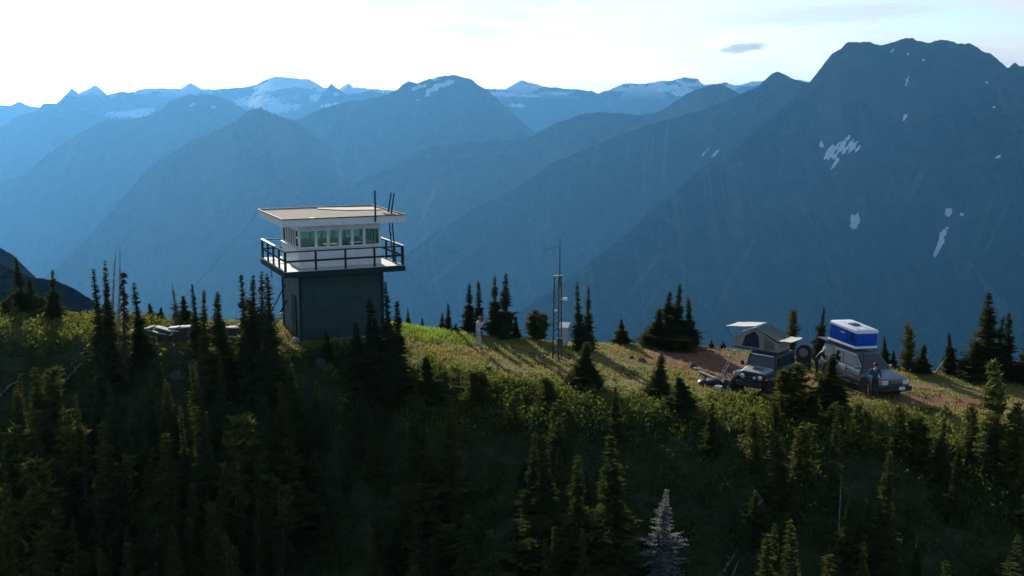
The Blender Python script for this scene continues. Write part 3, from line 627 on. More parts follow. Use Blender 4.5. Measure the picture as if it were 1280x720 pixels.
PROTO = {}
def proto_set(kind, n, H, Rm):
    PROTO[kind] = [[None, H, Rm, kind, 100 + 13 * i + len(kind) * 7] for i in range(n)]
proto_set('fir', 6, 5.0, 0.85); proto_set('spire', 5, 5.0, 0.50); proto_set('pine', 4, 4.0, 0.85); proto_set('bush', 3, 2.0, 0.75)
proto_set('gfir', 5, 5.0, 0.75)
proto_set('snag', 3, 4.5, 0.45); proto_set('grey', 2, 6.0, 1.3); proto_set('brown', 2, 4.5, 0.5)
NAMES = {'fir': 'fir_tree', 'gfir': 'fir_tree', 'spire': 'fir_tree', 'pine': 'pine_tree', 'bush': 'fir_tree', 'snag': 'dead_tree', 'grey': 'dead_tree', 'brown': 'dead_tree'}
TREES = []
def put_tree(kind, loc, h, wid, label=None, group=None, tilt=None, idx=None):
    """wid: full width of the crown in metres"""
    e = PROTO[kind][random.randrange(len(PROTO[kind])) if idx is None else idx % len(PROTO[kind])]
    if e[0] is None:
        e[0] = make_tree(NAMES[kind], kind, e[1], e[2], e[4]); o = e[0]
    else:
        o = e[0].copy(); col.objects.link(o)
        for ch in e[0].children:
            c_ = ch.copy(); col.objects.link(c_); c_.parent = o
    o.location = loc; sx_ = wid / (2 * e[2] * (0.95 if kind != 'snag' else 1))
    o.scale = (sx_, sx_, h / e[1]); o.rotation_euler = (0, 0, random.uniform(0, 6.28))
    if tilt: o.rotation_euler = (tilt[0], tilt[1], 0)
    o['category'] = 'tree'
    if label: o['label'] = label
    if group: o['group'] = group
    TREES.append((o, kind, h, wid)); return o

def sky_tree(px, ytop, Y, wpx, kind, label, group=None, tilt=None, ybase=None, idx=None):
    """a tree seen at photo x px, its tip at ytop, standing Y metres away (or where the photo shows its foot, ybase)"""
    if ybase is not None:
        b_ = hit(px, ybase); Y = b_.y
    p = at(px, ytop, Y); z = gz(p.x, Y); s = Y / F * 1.01
    return put_tree(kind, (p.x, Y, z - 0.05), max(0.5, p.z - z), wpx * s * {'fir': 1.5, 'gfir': 1.45, 'spire': 1.4, 'pine': 1.1, 'bush': 1.2, 'snag': 1, 'grey': 1.2, 'brown': 1.2}[kind], label, group, tilt, idx)
G1 = 'firs along the skyline of the ridge'; G2 = 'firs and pines round the parked vehicles'; G3 = 'tall firs round the fire tower'
T_ = sky_tree
T_(22, 319, 57, 25, 'fir', 'dark fir with a forked outline, tallest of those at the left edge of the ridge', G1)
T_(39, 346, 57.5, 15, 'spire', 'slim dark fir tucked against the right of the tallest left-edge fir', G1)
T_(64, 335, 55.5, 23, 'fir', 'sunlit greener fir standing alone above the shrubby bank on the left', G1)
T_(50, 368, 56.5, 26, 'pine', 'small round sunlit pine between the left-edge firs', G1)
T_(6, 372, 56.5, 22, 'pine', 'low bushy pine cut by the left side of the picture', G1)
T_(119, 334, 0, 24, 'spire', 'green fir at the left side of the dead-topped cluster', 'dead-topped cluster left of the lumber', ybase=470)
T_(127, 322, 0, 24, 'fir', 'thin dark spire second from left in the dead-topped cluster', 'dead-topped cluster left of the lumber', ybase=480)
T_(135, 308, 53.3, 18, 'snag', 'bare grey stem with a bent tip rising out of the fir cluster', 'dead-topped cluster left of the lumber', tilt=(0, R(3), 0))
T_(141, 305, 53.0, 16, 'snag', 'tallest bare dead stem leaning right over the fir cluster', 'dead-topped cluster left of the lumber', tilt=(0, R(5), 0))
T_(150, 334, 0, 24, 'brown', 'brown dying fir with drooping boughs at the right of the cluster', 'dead-topped cluster left of the lumber', ybase=478)
T_(132, 352, 0, 36, 'fir', 'dark broad fir filling the foot of the dead-topped cluster', 'dead-topped cluster left of the lumber', ybase=495)
T_(165, 357, 51.8, 5, 'snag', 'limbless dark pole of a dead tree left of the white lumber', G1)
T_(172, 350, 0, 26, 'fir', 'fir just behind the limbless pole left of the lumber', G1, ybase=455)
T_(188, 378, 57, 13, 'spire', 'tiny fir on the skyline above the white boards', G1)
T_(199, 383, 57, 15, 'fir', 'second tiny bushy fir on the skyline above the white boards', G1)
T_(218, 352, 55, 22, 'grey', 'thin grey half-bare fir behind the left end of the lumber', G1)
T_(230, 368, 55.5, 22, 'fir', 'short green fir beside the grey half-bare one', G1)
T_(242, 353, 0, 18, 'spire', 'narrow fir spire behind the middle of the lumber', G1, ybase=450)
T_(251, 360, 0, 22, 'gfir', 'yellowish green fir in front of the lumber stack', G1, ybase=470)
T_(268, 361, 0, 38, 'fir', 'large dark fir hiding the middle of the lumber stack', G3, ybase=500)
T_(278, 379, 0, 26, 'gfir', 'dark shorter fir growing against the large one before the lumber', G3, ybase=480)
T_(304, 339, 0, 30, 'fir', 'tall fir, leftmost spire of the four beside the tower', G3, ybase=500)
T_(315, 341, 0, 24, 'spire', 'second spire from the left of the four beside the tower', G3, ybase=480)
T_(325, 337, 0, 30, 'fir', 'third spire from the left of the four beside the tower', G3, ybase=505)
T_(334, 339, 0, 28, 'spire', 'fourth spire, the one nearest the tower wall', G3, ybase=488)
T_(320, 372, 48.9, 56, 'fir', 'broad dark fir filling the foot of the four spires', G3)
T_(484, 350, 0, 24, 'spire', 'slim fir beside the right wall of the fire tower', G3, ybase=470)
T_(496, 372, 0, 24, 'spire', 'shorter slim fir right of the slim fir by the tower wall', G3, ybase=478)
T_(469, 372, 0, 42, 'fir', 'dark fir in front of the right corner of the tower', G3, ybase=490)
T_(448, 402, 0, 34, 'fir', 'low dark fir in front of the green tower wall', G3, ybase=480)
T_(410, 410, 49.4, 18, 'fir', 'small fir low against the middle of the green tower wall', G3)
T_(490, 405, 0, 44, 'fir', 'wide dark fir right of the tower foot in deep shade', G3, ybase=505)
T_(510, 385, 58.5, 7, 'spire', 'tiny spire on the skyline just right of the tower', G1)
T_(528, 396, 58.5, 6, 'spire', 'smallest spire above the bright green grass', G1)
T_(552, 389, 58.5, 8, 'spire', 'thin spire, left one of a pair left of the standing watcher', G1)
T_(560, 378, 58.5, 10, 'spire', 'thin spire, right one of a pair left of the standing watcher', G1)
T_(569, 404, 58, 12, 'bush', 'low fir bush left of the standing watcher', G1)
T_(586, 352, 58.5, 18, 'spire', 'dark fir right behind the standing watcher, left of two', G1)
T_(598, 349, 59, 16, 'spire', 'thin fir directly above the head of the standing watcher', G1)
T_(619, 342, 58.5, 22, 'fir', 'left one of the two tallest firs right of the watcher', G1)
T_(632, 341, 58.5, 28, 'fir', 'right one of the two tallest firs right of the watcher', G1)
T_(629, 402, 57.3, 26, 'pine', 'low yellowish pine before the two tallest skyline firs', G1)
T_(645, 395, 58.5, 12, 'fir', 'short fir at the right foot of the two tallest firs', G1)
T_(671, 387, 58.3, 34, 'pine', 'round bushy pine just left of the radio mast', G1)
T_(725, 351, 56.5, 20, 'fir', 'tall blunt-topped fir right of the white weather box', G1)
T_(736, 355, 56.3, 16, 'spire', 'needle-thin spire behind the blunt-topped fir', G1)
T_(727, 425, 48.2, 42, 'fir', 'broad dark fir on the meadow edge right of the mast', G1)
T_(743, 455, 47.8, 30, 'fir', 'small fir leaning on the broad one at the meadow edge', G1)
T_(778, 397, 58.5, 20, 'fir', 'lone small fir on the skyline between mast and vehicles', G1)
T_(833, 362, 58.8, 28, 'fir', 'left fir of the dark clump on the skyline', 'dark clump of firs on the skyline')
T_(847, 354, 58.8, 30, 'fir', 'tallest middle fir of the dark clump on the skyline', 'dark clump of firs on the skyline')
T_(863, 370, 58.6, 24, 'fir', 'right fir of the dark clump on the skyline', 'dark clump of firs on the skyline')
T_(819, 384, 58.3, 34, 'fir', 'low wide fir at the left skirt of the dark clump', 'dark clump of firs on the skyline')
T_(840, 392, 57.8, 40, 'fir', 'short wide fir in front of the dark clump', 'dark clump of firs on the skyline')
T_(847, 421, 57.0, 13, 'pine', 'tiny yellowish pine at the foot of the dark clump', G1)
T_(861, 429, 57.0, 11, 'pine', 'smallest seedling pine right of the dark clump', G1)
T_(890, 424, 58.5, 9, 'bush', 'small bush on the skyline left of the tented off-roader', G2)
T_(904, 425, 58.5, 10, 'bush', 'small bush on the skyline behind the tent ladder', G2)
T_(989, 388, 57.5, 30, 'pine', 'bushy pine behind the tented off-roader', G2)
T_(1027, 381, 57.5, 20, 'fir', 'slender fir standing behind the blue roof tent', G2)
T_(1107, 420, 57.5, 13, 'spire', 'small spire on the skyline beyond the bonnet of the wagon', G2)
T_(1118, 437, 57, 12, 'fir', 'low fir beside the small spire beyond the wagon', G2)
T_(1137, 402, 56, 32, 'pine', 'full yellow-green pine right of the wagon', G2)
T_(1153, 430, 56, 24, 'fir', 'low dark fir at the right foot of the yellow-green pine', G2)
T_(1170, 428, 56, 16, 'snag', 'pale dead stem leaning right beyond the wagon', G2, tilt=(0, R(38), 0))
T_(1190, 415, 56.2, 22, 'fir', 'medium fir on the skyline right of the leaning dead stem', G2)
T_(1207, 445, 56, 24, 'bush', 'low bush fir right of the medium skyline fir', G2)
T_(1237, 365, 55.5, 46, 'fir', 'tallest fir on the right skyline with spreading skirt', G1)
T_(1250, 392, 55.3, 26, 'fir', 'shorter fir against the right side of the tallest right one', G1)
T_(1222, 425, 55, 40, 'fir', 'low wide fir at the left skirt of the tallest right one', G1)
T_(1265, 388, 55.3, 24, 'spire', 'slim fir close to the right edge of the picture', G1)
T_(1288, 410, 55, 34, 'fir', 'dark fir cut off by the right edge of the picture', G1)
# nearer trees on and just below the edge of the meadow
T_(992, 452, 0, 62, 'pine', 'wide sunlit fir hiding the rear of the tented off-roader', G2, ybase=528, idx=0)
T_(1037, 441, 0, 52, 'fir', 'bushy green fir in front of the wagon door', G2, ybase=520, idx=1)
T_(968, 500, 0, 30, 'pine', 'young pine low in front of the off-roader wheels', G2, ybase=535, idx=2)
T_(1010, 492, 0, 44, 'fir', 'dark young fir between the two before the vehicles', G2, ybase=535, idx=2)
T_(1045, 502, 0, 26, 'pine', 'yellow-tipped seedling pine below the wagon fir', G2, ybase=535, idx=3)
T_(822, 440, 0, 34, 'fir', 'young fir on the meadow edge under the dark clump', G2, ybase=500, idx=3)
T_(853, 470, 0, 42, 'fir', 'short broad fir left of the dark gear pile', G2, ybase=520, idx=4)
T_(590, 462, 0, 52, 'pine', 'rounded sunlit pine on the bank below the watcher', G2, ybase=512, idx=1)
T_(535, 445, 0, 34, 'fir', 'dark fir on the bank right of the tower', G3, ybase=500, idx=4)
T_(683, 470, 0, 44, 'pine', 'low spreading pine on the bank below the mast', G2, ybase=508, idx=2)
T_(1252, 452, 0, 52, 'pine', 'big rounded pine with bare lower trunk at the right', G1, ybase=600, idx=0)
T_(1233, 530, 0, 12, 'snag', 'white dead trunk left of the big rounded pine', G1, ybase=600, idx=1)
T_(828, 604, 0, 76, 'grey', 'ghostly pale dead fir at the bottom of the picture', G1, ybase=735, idx=0)
T_(912, 694, 0, 12, 'snag', 'short white snag leaning right at the bottom of the picture', G1, tilt=(0, R(24), 0), ybase=730, idx=2)
T_(1047, 500, 0, 24, 'fir', 'thin ragged fir standing before the wagon bank', G1, ybase=640, idx=5)
T_(1052, 590, 0, 7, 'snag', 'thin bleached stub in the shade below the wagon bank', G1, ybase=672, idx=0)

# the wood on the steep slope
LAND = [(0, 60, 'the left-edge bank'), (60, 112, 'the lone greener fir'), (112, 160, 'the dead-topped cluster'), (160, 205, 'the limbless pole'), (205, 250, 'the left end of the lumber'),
        (250, 292, 'the large fir before the lumber'), (292, 345, 'the four spires'), (345, 390, 'the left corner of the tower'), (390, 440, 'the middle of the tower'), (440, 480, 'the right corner of the tower'),
        (480, 530, 'the bright grass tuft'), (530, 580, 'the thin skyline pair'), (580, 640, 'the watcher'), (640, 690, 'the round bushy pine'), (690, 750, 'the radio mast'), (750, 800, 'the lone skyline fir'),
        (800, 870, 'the dark skyline clump'), (870, 920, 'the gear pile'), (920, 960, 'the tented off-roader'), (960, 1015, 'the wide sunlit fir'), (1015, 1070, 'the wagon door'), (1070, 1130, 'the wagon bonnet'),
        (1130, 1180, 'the leaning dead stem'), (1180, 1230, 'the tallest right fir'), (1230, 1400, 'the big rounded pine')]
ROWS = [(500, 'just below the crest under'), (545, 'high slope under'), (590, 'upper slope under'), (640, 'mid-slope under'), (690, 'low slope under'), (9999, 'lowest, under')]
slope_trees = []
r = random.Random(11)
def clear(x, y, d):
    return all((x - q[0]) ** 2 + (y - q[1]) ** 2 > d * d for q in slope_trees)
def slope_tree(px, yt, kind=None, hh=None, w_=None, Y=None):
    """a tree whose tip the photo shows at px, yt and whose height is hh: find where on the slope it stands"""
    hh = hh or r.uniform(2.2, 4.6)
    Yq = 52.0
    while Yq > 24:
        p = at(px, yt, Yq)
        if p.z - gz(p.x, Yq) >= hh: break
        Yq -= 0.1
    p = at(px, yt, Yq); z = gz(p.x, Yq)
    if kind is None:
        lit = px < 300 or (px > 950 and r.random() < .2)  # left bank favours firs with sunshine in their colour
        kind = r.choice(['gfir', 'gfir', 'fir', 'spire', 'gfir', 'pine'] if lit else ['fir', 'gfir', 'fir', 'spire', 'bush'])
    if not clear(p.x, Yq, 0.6 if px < 360 else 0.8): return None
    slope_trees.append((p.x, Yq)); s = Yq / F
    w_ = w_ or hh * {'fir': r.uniform(.36, .54), 'gfir': r.uniform(.30, .46), 'spire': r.uniform(.22, .30), 'pine': r.uniform(.42, .60), 'bush': r.uniform(.6, .8)}[kind]
    if kind == 'bush': hh = min(hh, 2.4)
    o = put_tree(kind, (p.x, Yq, z - 0.08), hh, w_)
    o['px'] = px; o['yt'] = yt; return o
LIST = []
for (px, yt, kind, hh, w_) in [(40, 522, 'gfir', 5.7, 1.5), (75, 470, 'fir', 4.7, 1.2), (98, 487, 'gfir', 4.4, 1.2), (115, 450, 'fir', 4.7, 1.1), (140, 470, 'gfir', 4.7, 1.3), (160, 490, 'fir', 5.2, 1.3), (187, 468, 'fir', 4.7, 1.2),
                               (205, 470, 'gfir', 4.7, 1.3), (228, 500, 'fir', 5.5, 1.3), (245, 446, 'fir', 4.3, 1.0), (275, 440, 'gfir', 3.9, 1.1), (12, 600, 'pine', 5.5, 1.5), (8, 520, 'fir', 4.7, 1.3), (62, 560, 'gfir', 5.2, 1.5),
                               (100, 560, 'fir', 5.6, 1.3), (30, 640, 'pine', 4.7, 1.5), (120, 590, 'fir', 5.5, 1.2), (60, 655, 'pine', 5.5, 1.5), (95, 640, 'fir', 5.7, 1.3), (260, 510, 'gfir', 5.1, 1.2), (272, 580, 'gfir', 5.1, 1.5),
                               (345, 590, 'pine', 3.6, 1.6), (300, 505, 'fir', 4.9, 1.2), (395, 470, 'fir', 3.2, 1.2), (365, 455, 'pine', 2.4, 1.1), (215, 590, 'fir', 5.5, 1.3), (335, 500, 'fir', 4.9, 1.3), (1125, 500, 'pine', 2.2, 1.2), (1080, 505, 'pine', 2.0, 1.3),
                               (1010, 530, 'pine', 2.4, 1.4), (1150, 515, 'pine', 2.2, 1.4), (945, 510, 'pine', 2.4, 1.2), (890, 500, 'fir', 2.2, 1.2), (770, 480, 'fir', 2.4, 1.1), (640, 485, 'pine', 1.8, 1.2), (700, 500, 'pine', 1.8, 1.0), (1180, 520, 'fir', 2.8, 1.2), (1215, 500, 'pine', 2.4, 1.2), (1275, 500, 'pine', 3.4, 1.5)]:
    slope_tree(px, yt, kind, hh, w_)
tries = 0
while tries < 1800 and len(slope_trees) < 190:
    tries += 1
    px = r.uniform(-30, 1310); top0 = 425 + 15 * (px < 340) if px < 500 else np.interp(px, [500, 640, 850, 1100, 1280], [452, 505, 530, 530, 545])
    yt = top0 + (760 - top0) * r.random() ** 1.1
    if 360 < px and r.random() < (0.66 if yt < 580 else (0.40 if px < 860 else 0.62)): continue
    if 770 < px < 885 and yt > 500: continue
    slope_tree(px, yt, hh=(r.uniform(3.6, 6.5) if px < 360 else r.choice([r.uniform(1.2, 2.6), r.uniform(2.5, 5.2), r.uniform(3.5, 6.0)])) )
# labels of the slope trees: kind and height, then what stands above them on the ridge
def look(kind, h, w_):
    k = {'fir': 'dark fir', 'gfir': 'olive-green fir', 'spire': 'slim spire-like fir', 'pine': 'yellow-green pine', 'bush': 'low bushy fir'}[kind]
    s = 'short' if h < 2.9 else ('tall' if h > 3.9 else 'middling')
    return s + ' ' + k if kind != 'bush' else k
groups = {}
for (o, kind, h, w_) in TREES:
    if 'px' not in o: continue
    px, yt = o['px'], o['yt']; del o['px']; del o['yt']
    land = [l[2] for l in LAND if l[0] <= px < l[1]] or [LAND[0][2] if px < 0 else LAND[-1][2]]
    row = next(t for y, t in ROWS if yt < y)
    groups.setdefault('%s %s %s' % (look(kind, h, w_), row, land[0]), []).append((px, yt, o))
for k, v in groups.items():
    v.sort(key=lambda q: q[0])
    for i, (px, yt, o) in enumerate(v):
        if len(v) == 1: lab = k
        elif len(v) == 2: lab = ('left' if i == 0 else 'right') + ' of two: ' + k
        elif len(v) == 3: lab = ('leftmost', 'middle', 'rightmost')[i] + ' of three: ' + k
        else: lab = ('leftmost', 'second from left', 'third from left', 'fourth from left', 'fifth from left', 'sixth from left')[min(i, 5)] + ': ' + k
        if len(lab.split()) > 16: lab = lab.replace(' of three:', ',').replace('middling ', '').replace('yellow-green ', '').replace('spire-like ', '').replace('the large fir before', 'before')
        if len(lab.split()) > 16: lab = lab.replace(' of two:', '').replace('tall ', '').replace('short ', '')
        if len(lab.split()) > 16: lab = lab.replace('the ', '')
        o['label'] = lab; o['group'] = 'firs and pines on the steep slope'

# ------------------------------------------------------------------ undergrowth and grass
def leafy(name, label, cat, centers, mat, per=26, leaf=(0.05, 0.13), seed=1, attr=None):
    q = np.random.default_rng(seed); n = len(centers)
    C_ = np.repeat(centers[:, :3], per, 0); S = np.repeat(centers[:, 3], per); Hh = np.repeat(centers[:, 4], per)
    u = q.normal(size=(len(C_), 3)); u /= np.linalg.norm(u, axis=1)[:, None]; rr = q.random(len(C_)) ** 0.45
    p = C_ + u * (rr * S)[:, None] * np.array([1, 1, 0]) + np.stack([0 * S, 0 * S, np.abs(u[:, 2]) * rr * Hh], 1)
    a = q.normal(size=p.shape); a /= np.linalg.norm(a, axis=1)[:, None]; b_ = np.cross(a, q.normal(size=p.shape)); b_ /= np.linalg.norm(b_, axis=1)[:, None]
    l = q.uniform(*leaf, len(p))[:, None]
    V = np.stack([p - b_ * l * .5, p + b_ * l * .5, p + a * l * 1.2], 1).reshape(-1, 3)
    o = np_mesh(name, V, np.arange(len(V)).reshape(-1, 3), mat)
    tag(o, label, cat, kind='stuff'); return o
def scatter(n, fn, seed):
    q = np.random.default_rng(seed); X = q.uniform(-27, 27, n); Y = q.uniform(34, 60, n)
    keep, S, Hh = fn(X, Y, q); Z = g(X, Y)
    return np.stack([X, Y, Z, S, Hh], 1)[keep]
def yb_(X): return np.interp(X, _sx, _sa[:, 0])
def pat(px, py, rx, ry):
    p = hit(px, py); return lambda X, Y: np.exp(-(((X - p.x) / rx) ** 2 + ((Y - p.y) / ry) ** 2))
m_shrub = foliage('shrub_leaves', (0.085, 0.110, 0.026), (0.165, 0.175, 0.038), 0.5)
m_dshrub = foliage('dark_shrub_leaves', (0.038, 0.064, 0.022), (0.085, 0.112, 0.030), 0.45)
m_yshrub = foliage('yellow_shrub_leaves', (0.16, 0.19, 0.030), (0.22, 0.24, 0.05), 0.45)
m_oshrub = foliage('orange_shrub_leaves', (0.17, 0.070, 0.026), (0.12, 0.065, 0.03), 0.3)
m_rshrub = foliage('brown_twigs', (0.11, 0.06, 0.035), (0.075, 0.05, 0.035), 0.25)
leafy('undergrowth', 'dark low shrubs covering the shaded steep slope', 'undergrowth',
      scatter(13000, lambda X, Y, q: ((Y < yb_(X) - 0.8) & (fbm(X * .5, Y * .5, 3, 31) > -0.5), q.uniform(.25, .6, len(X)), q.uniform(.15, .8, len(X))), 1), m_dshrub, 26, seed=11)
P1 = [pat(720, 500, 4, 1.2), pat(560, 480, 3.0, 1.6), pat(1100, 525, 4.0, 1.6), pat(905, 500, 3, 1), pat(25, 405, 3.5, 1.6), pat(110, 415, 3, 1.5), pat(620, 505, 3, 1.2), pat(1000, 510, 3, 1.2), pat(185, 402, 2.2, 2.0), pat(560, 495, 2.5, 1.2), pat(680, 515, 3, 1.0), pat(790, 520, 3, 1.2), pat(1090, 548, 3.5, 1.2), pat(1210, 545, 3.5, 1.4), pat(930, 525, 3, 1.2), pat(1000, 540, 3, 1.2)]
leafy('shrubbery', 'sunlit green shrubs along the front edge of the meadow', 'shrubs',
      scatter(20000, lambda X, Y, q: (q.random(len(X)) < np.clip(sum(p(X, Y) for p in P1) * 0.85 + 0.25 * (np.abs(Y - yb_(X)) < 1.2) - 0.25 * (fbm(X * .8, Y * .8, 3, 8) < 0), 0, 1), q.uniform(.18, .50, len(X)), q.uniform(.15, .62, len(X))), 2), m_shrub, 30, seed=12)
P2 = [pat(690, 495, 1.6, .7), pat(1125, 540, 1.5, .8), pat(1045, 525, 1.2, .8), pat(183, 400, 1.6, 1.0), pat(15, 393, 2.0, .8), pat(420, 475, .8, .8), pat(870, 515, 1.2, .6), pat(60, 395, 1, 1), pat(830, 512, 1.0, .6)]
leafy('yellow_shrubbery', 'bright yellow-green shrubs in scattered patches', 'shrubs',
      scatter(16000, lambda X, Y, q: (q.random(len(X)) < np.clip(sum(p(X, Y) for p in P2) * 0.6, 0, 1), q.uniform(.12, .35, len(X)), q.uniform(.1, .35, len(X))), 3), m_yshrub, 30, seed=13)
P3 = [pat(84, 404, .9, .7), pat(92, 398, .5, .5)]
leafy('orange_shrubbery', 'orange autumn shrubs on the bank at the left', 'shrubs',
      scatter(16000, lambda X, Y, q: (q.random(len(X)) < np.clip(sum(p(X, Y) for p in P3) * 0.7, 0, 1), q.uniform(.12, .3, len(X)), q.uniform(.1, .3, len(X))), 4), m_oshrub, 30, seed=14)
leafy('heather', 'reddish brown low heath on the dry meadow', 'heath',
      scatter(9000, lambda X, Y, q: ((Y > yb_(X) - .5) & (Y < yb_(X) + 9) & (fbm(X * .6, Y * .9, 4, 41) > 0.12), q.uniform(.1, .3, len(X)), q.uniform(.03, .12, len(X))), 5), m_rshrub, 16, (0.03, 0.08), seed=15)
# grass blades
q = np.random.default_rng(5)
n = 130000; X = q.uniform(-25, 27, n); Y = q.uniform(43, 60, n); yb = yb_(X); yc = np.interp(X, _sx, _sa[:, 2])
tallp = pat(530, 414, 2.6, 2.2)(X, Y)
dens = np.clip(0.55 + 1.1 * fbm(X * .5, Y * .8, 4, 6) + tallp * 1.5 + 0.8 * np.clip(1 - np.abs(Y - yc) / 2.0, 0, 1), 0, 1)
dpos = np.zeros(n)
for (px, py, rx, ry) in ((900, 452, 3.2, 2.6), (985, 470, 2.8, 2.2), (860, 445, 2.5, 2.5), (1012, 484, 2.6, 1.6), (1175, 500, 2.6, 1.0)): dpos += pat(px, py, rx, ry)(X, Y)
keep = (Y > yb - 0.6) & (Y < yc + 2.5) & (q.random(n) < dens * (1 - 0.85 * np.clip(dpos, 0, 1)))
X, Y, tallp = X[keep], Y[keep], tallp[keep]; Z = g(X, Y) - 0.01; n = len(X)
hgt = q.uniform(.06, .17, n) + 0.16 * tallp * q.random(n); wd = q.uniform(.012, .03, n) * 1.3; an = q.uniform(0, 6.28, n); ln = q.normal(0, .05, (n, 2))
b0 = np.stack([X - np.cos(an) * wd, Y - np.sin(an) * wd, Z], 1); b1 = np.stack([X + np.cos(an) * wd, Y + np.sin(an) * wd, Z], 1); t0 = np.stack([X + ln[:, 0], Y + ln[:, 1], Z + hgt], 1)
m_grass, nt, out = new_mat('grass_blades')
ge = N(nt, 'ShaderNodeNewGeometry'); P = ge.outputs['Position']
f = noise_tex(nt, 0.7, 5, 0.65, P)
a_ = N(nt, 'ShaderNodeAttribute'); a_.attribute_name = 'lush'
s = mixc(nt, maprange(nt, f, 0.44, 0.62), (0.23, 0.25, 0.055), (0.42, 0.29, 0.11)); s = mixc(nt, a_.outputs['Fac'], s, (0.26, 0.36, 0.045))
d = N(nt, 'ShaderNodeBsdfDiffuse'); t = N(nt, 'ShaderNodeBsdfTranslucent'); mx = N(nt, 'ShaderNodeMixShader'); mx.inputs[0].default_value = 0.45
nt.links.new(s, d.inputs[0]); nt.links.new(s, t.inputs[0]); nt.links.new(d.outputs[0], mx.inputs[1]); nt.links.new(t.outputs[0], mx.inputs[2]); nt.links.new(mx.outputs[0], out.inputs[0])
gr = np_mesh('grass', np.stack([b0, b1, t0], 1).reshape(-1, 3), np.arange(3 * n).reshape(-1, 3), m_grass, attr={'lush': np.repeat(np.clip(tallp * 1.3, 0, 1), 3)})
tag(gr, 'dry and green grass over the ridge meadow', 'grass', kind='stuff')
# ------------------------------------------------------------------ fire tower
m_green = paint('green_siding', (0.009, 0.060, 0.050), 0.7, var=0.4, scale=2.0, bump=0.15, dirt=(0.05, 0.06, 0.05))
m_gtrim = paint('green_trim', (0.010, 0.042, 0.036), 0.8, var=0.3, scale=4, spec=0.25)
m_white = paint('white_paint', (0.78, 0.79, 0.78), 0.5, var=0.10, scale=3, dirt=(0.55, 0.52, 0.46))
m_roof = paint('gravel_roofing', (0.29, 0.235, 0.175), 0.95, var=0.35, scale=5, bump=0.4, dirt=(0.20, 0.17, 0.14))
m_rpatch = paint('pale_roofing', (0.62, 0.58, 0.50), 0.9, var=0.2, scale=4)
m_deck = paint('pale_deck_boards', (0.70, 0.69, 0.66), 0.7, var=0.2, scale=5)
m_iron = paint('rusty_iron', (0.10, 0.065, 0.045), 0.7, 0.4, var=0.4, scale=8)
m_steel = paint('galvanised_steel', (0.065, 0.075, 0.08), 0.6, 0.4, var=0.25, scale=6)
m_black = paint('black_plastic', (0.018, 0.018, 0.020), 0.5, var=0.2)
m_concrete = paint('concrete', (0.27, 0.26, 0.24), 0.9, var=0.3, scale=4, bump=0.3)
m_glass = glass('window_glass', (0.74, 0.88, 0.80), 0.05)
m_floor_in = paint('cab_floor', (0.20, 0.15, 0.10), 0.7)
m_wood = paint('weathered_wood', (0.30, 0.25, 0.20), 0.85, var=0.4, scale=6, bump=0.4)
TB = 3.97; TD = 3.6; OH = 0.90; DZ = 3.43; RZ = 5.81
proof = at(353.2, 275.2, 50.0)
a24 = R(23.9); c24, s24 = math.cos(a24), math.sin(a24)
tx = proof.x - (-OH * c24 + OH * s24); ty = 50.0 - (-OH * s24 - OH * c24)
tower = empty('fire_tower', (tx, ty, proof.z - RZ), a24)
tag(tower, 'green fire lookout tower with white windowed cab, balcony and flat roof', 'tower')
tz0 = proof.z - RZ
# base storey: four walls of horizontal lap siding
mb = MB(); nb = 19; hh = (DZ - 0.25) / nb
mb.box((TB / 2, TD / 2, (DZ - 0.25) / 2), (TB - 0.06, TD - 0.06, DZ - 0.25))
for i in range(nb):
    z0 = i * hh; z1 = z0 + hh
    for (p, q_, nx, ny) in (((0, 0), (TB, 0), 0, -1), ((TB, 0), (TB, TD), 1, 0), ((TB, TD), (0, TD), 0, 1), ((0, TD), (0, 0), -1, 0)):
        o_ = 0.022
        a = (p[0] + nx * o_, p[1] + ny * o_, z0); b = (q_[0] + nx * o_, q_[1] + ny * o_, z0); c_ = (q_[0], q_[1], z1 - .004); d_ = (p[0], p[1], z1 - .004)
        mb.quad(a, b, c_, d_, -0.015)
w_ = mb.build('wall', m_green, tower)
mb = MB()
for (x, y) in ((0, 0), (TB, 0), (TB, TD), (0, TD)): mb.box((x, y, (DZ - .25) / 2), (0.13, 0.13, DZ - .25))
mb.build('corner_trim', m_gtrim, w_)
MB().box((TB / 2, TD / 2, -0.45), (TB + 0.25, TD + 0.25, 0.9)).build('foundation', m_concrete, tower, 0.02)
d = MB().box((-0.035, 1.2, 1.0), (0.05, 0.85, 2.0)).build('door', m_gtrim, tower, 0.01)
MB().tube((-0.07, 1.5, 1.0), (-0.13, 1.5, 1.0), 0.03).build('handle', m_steel, d)
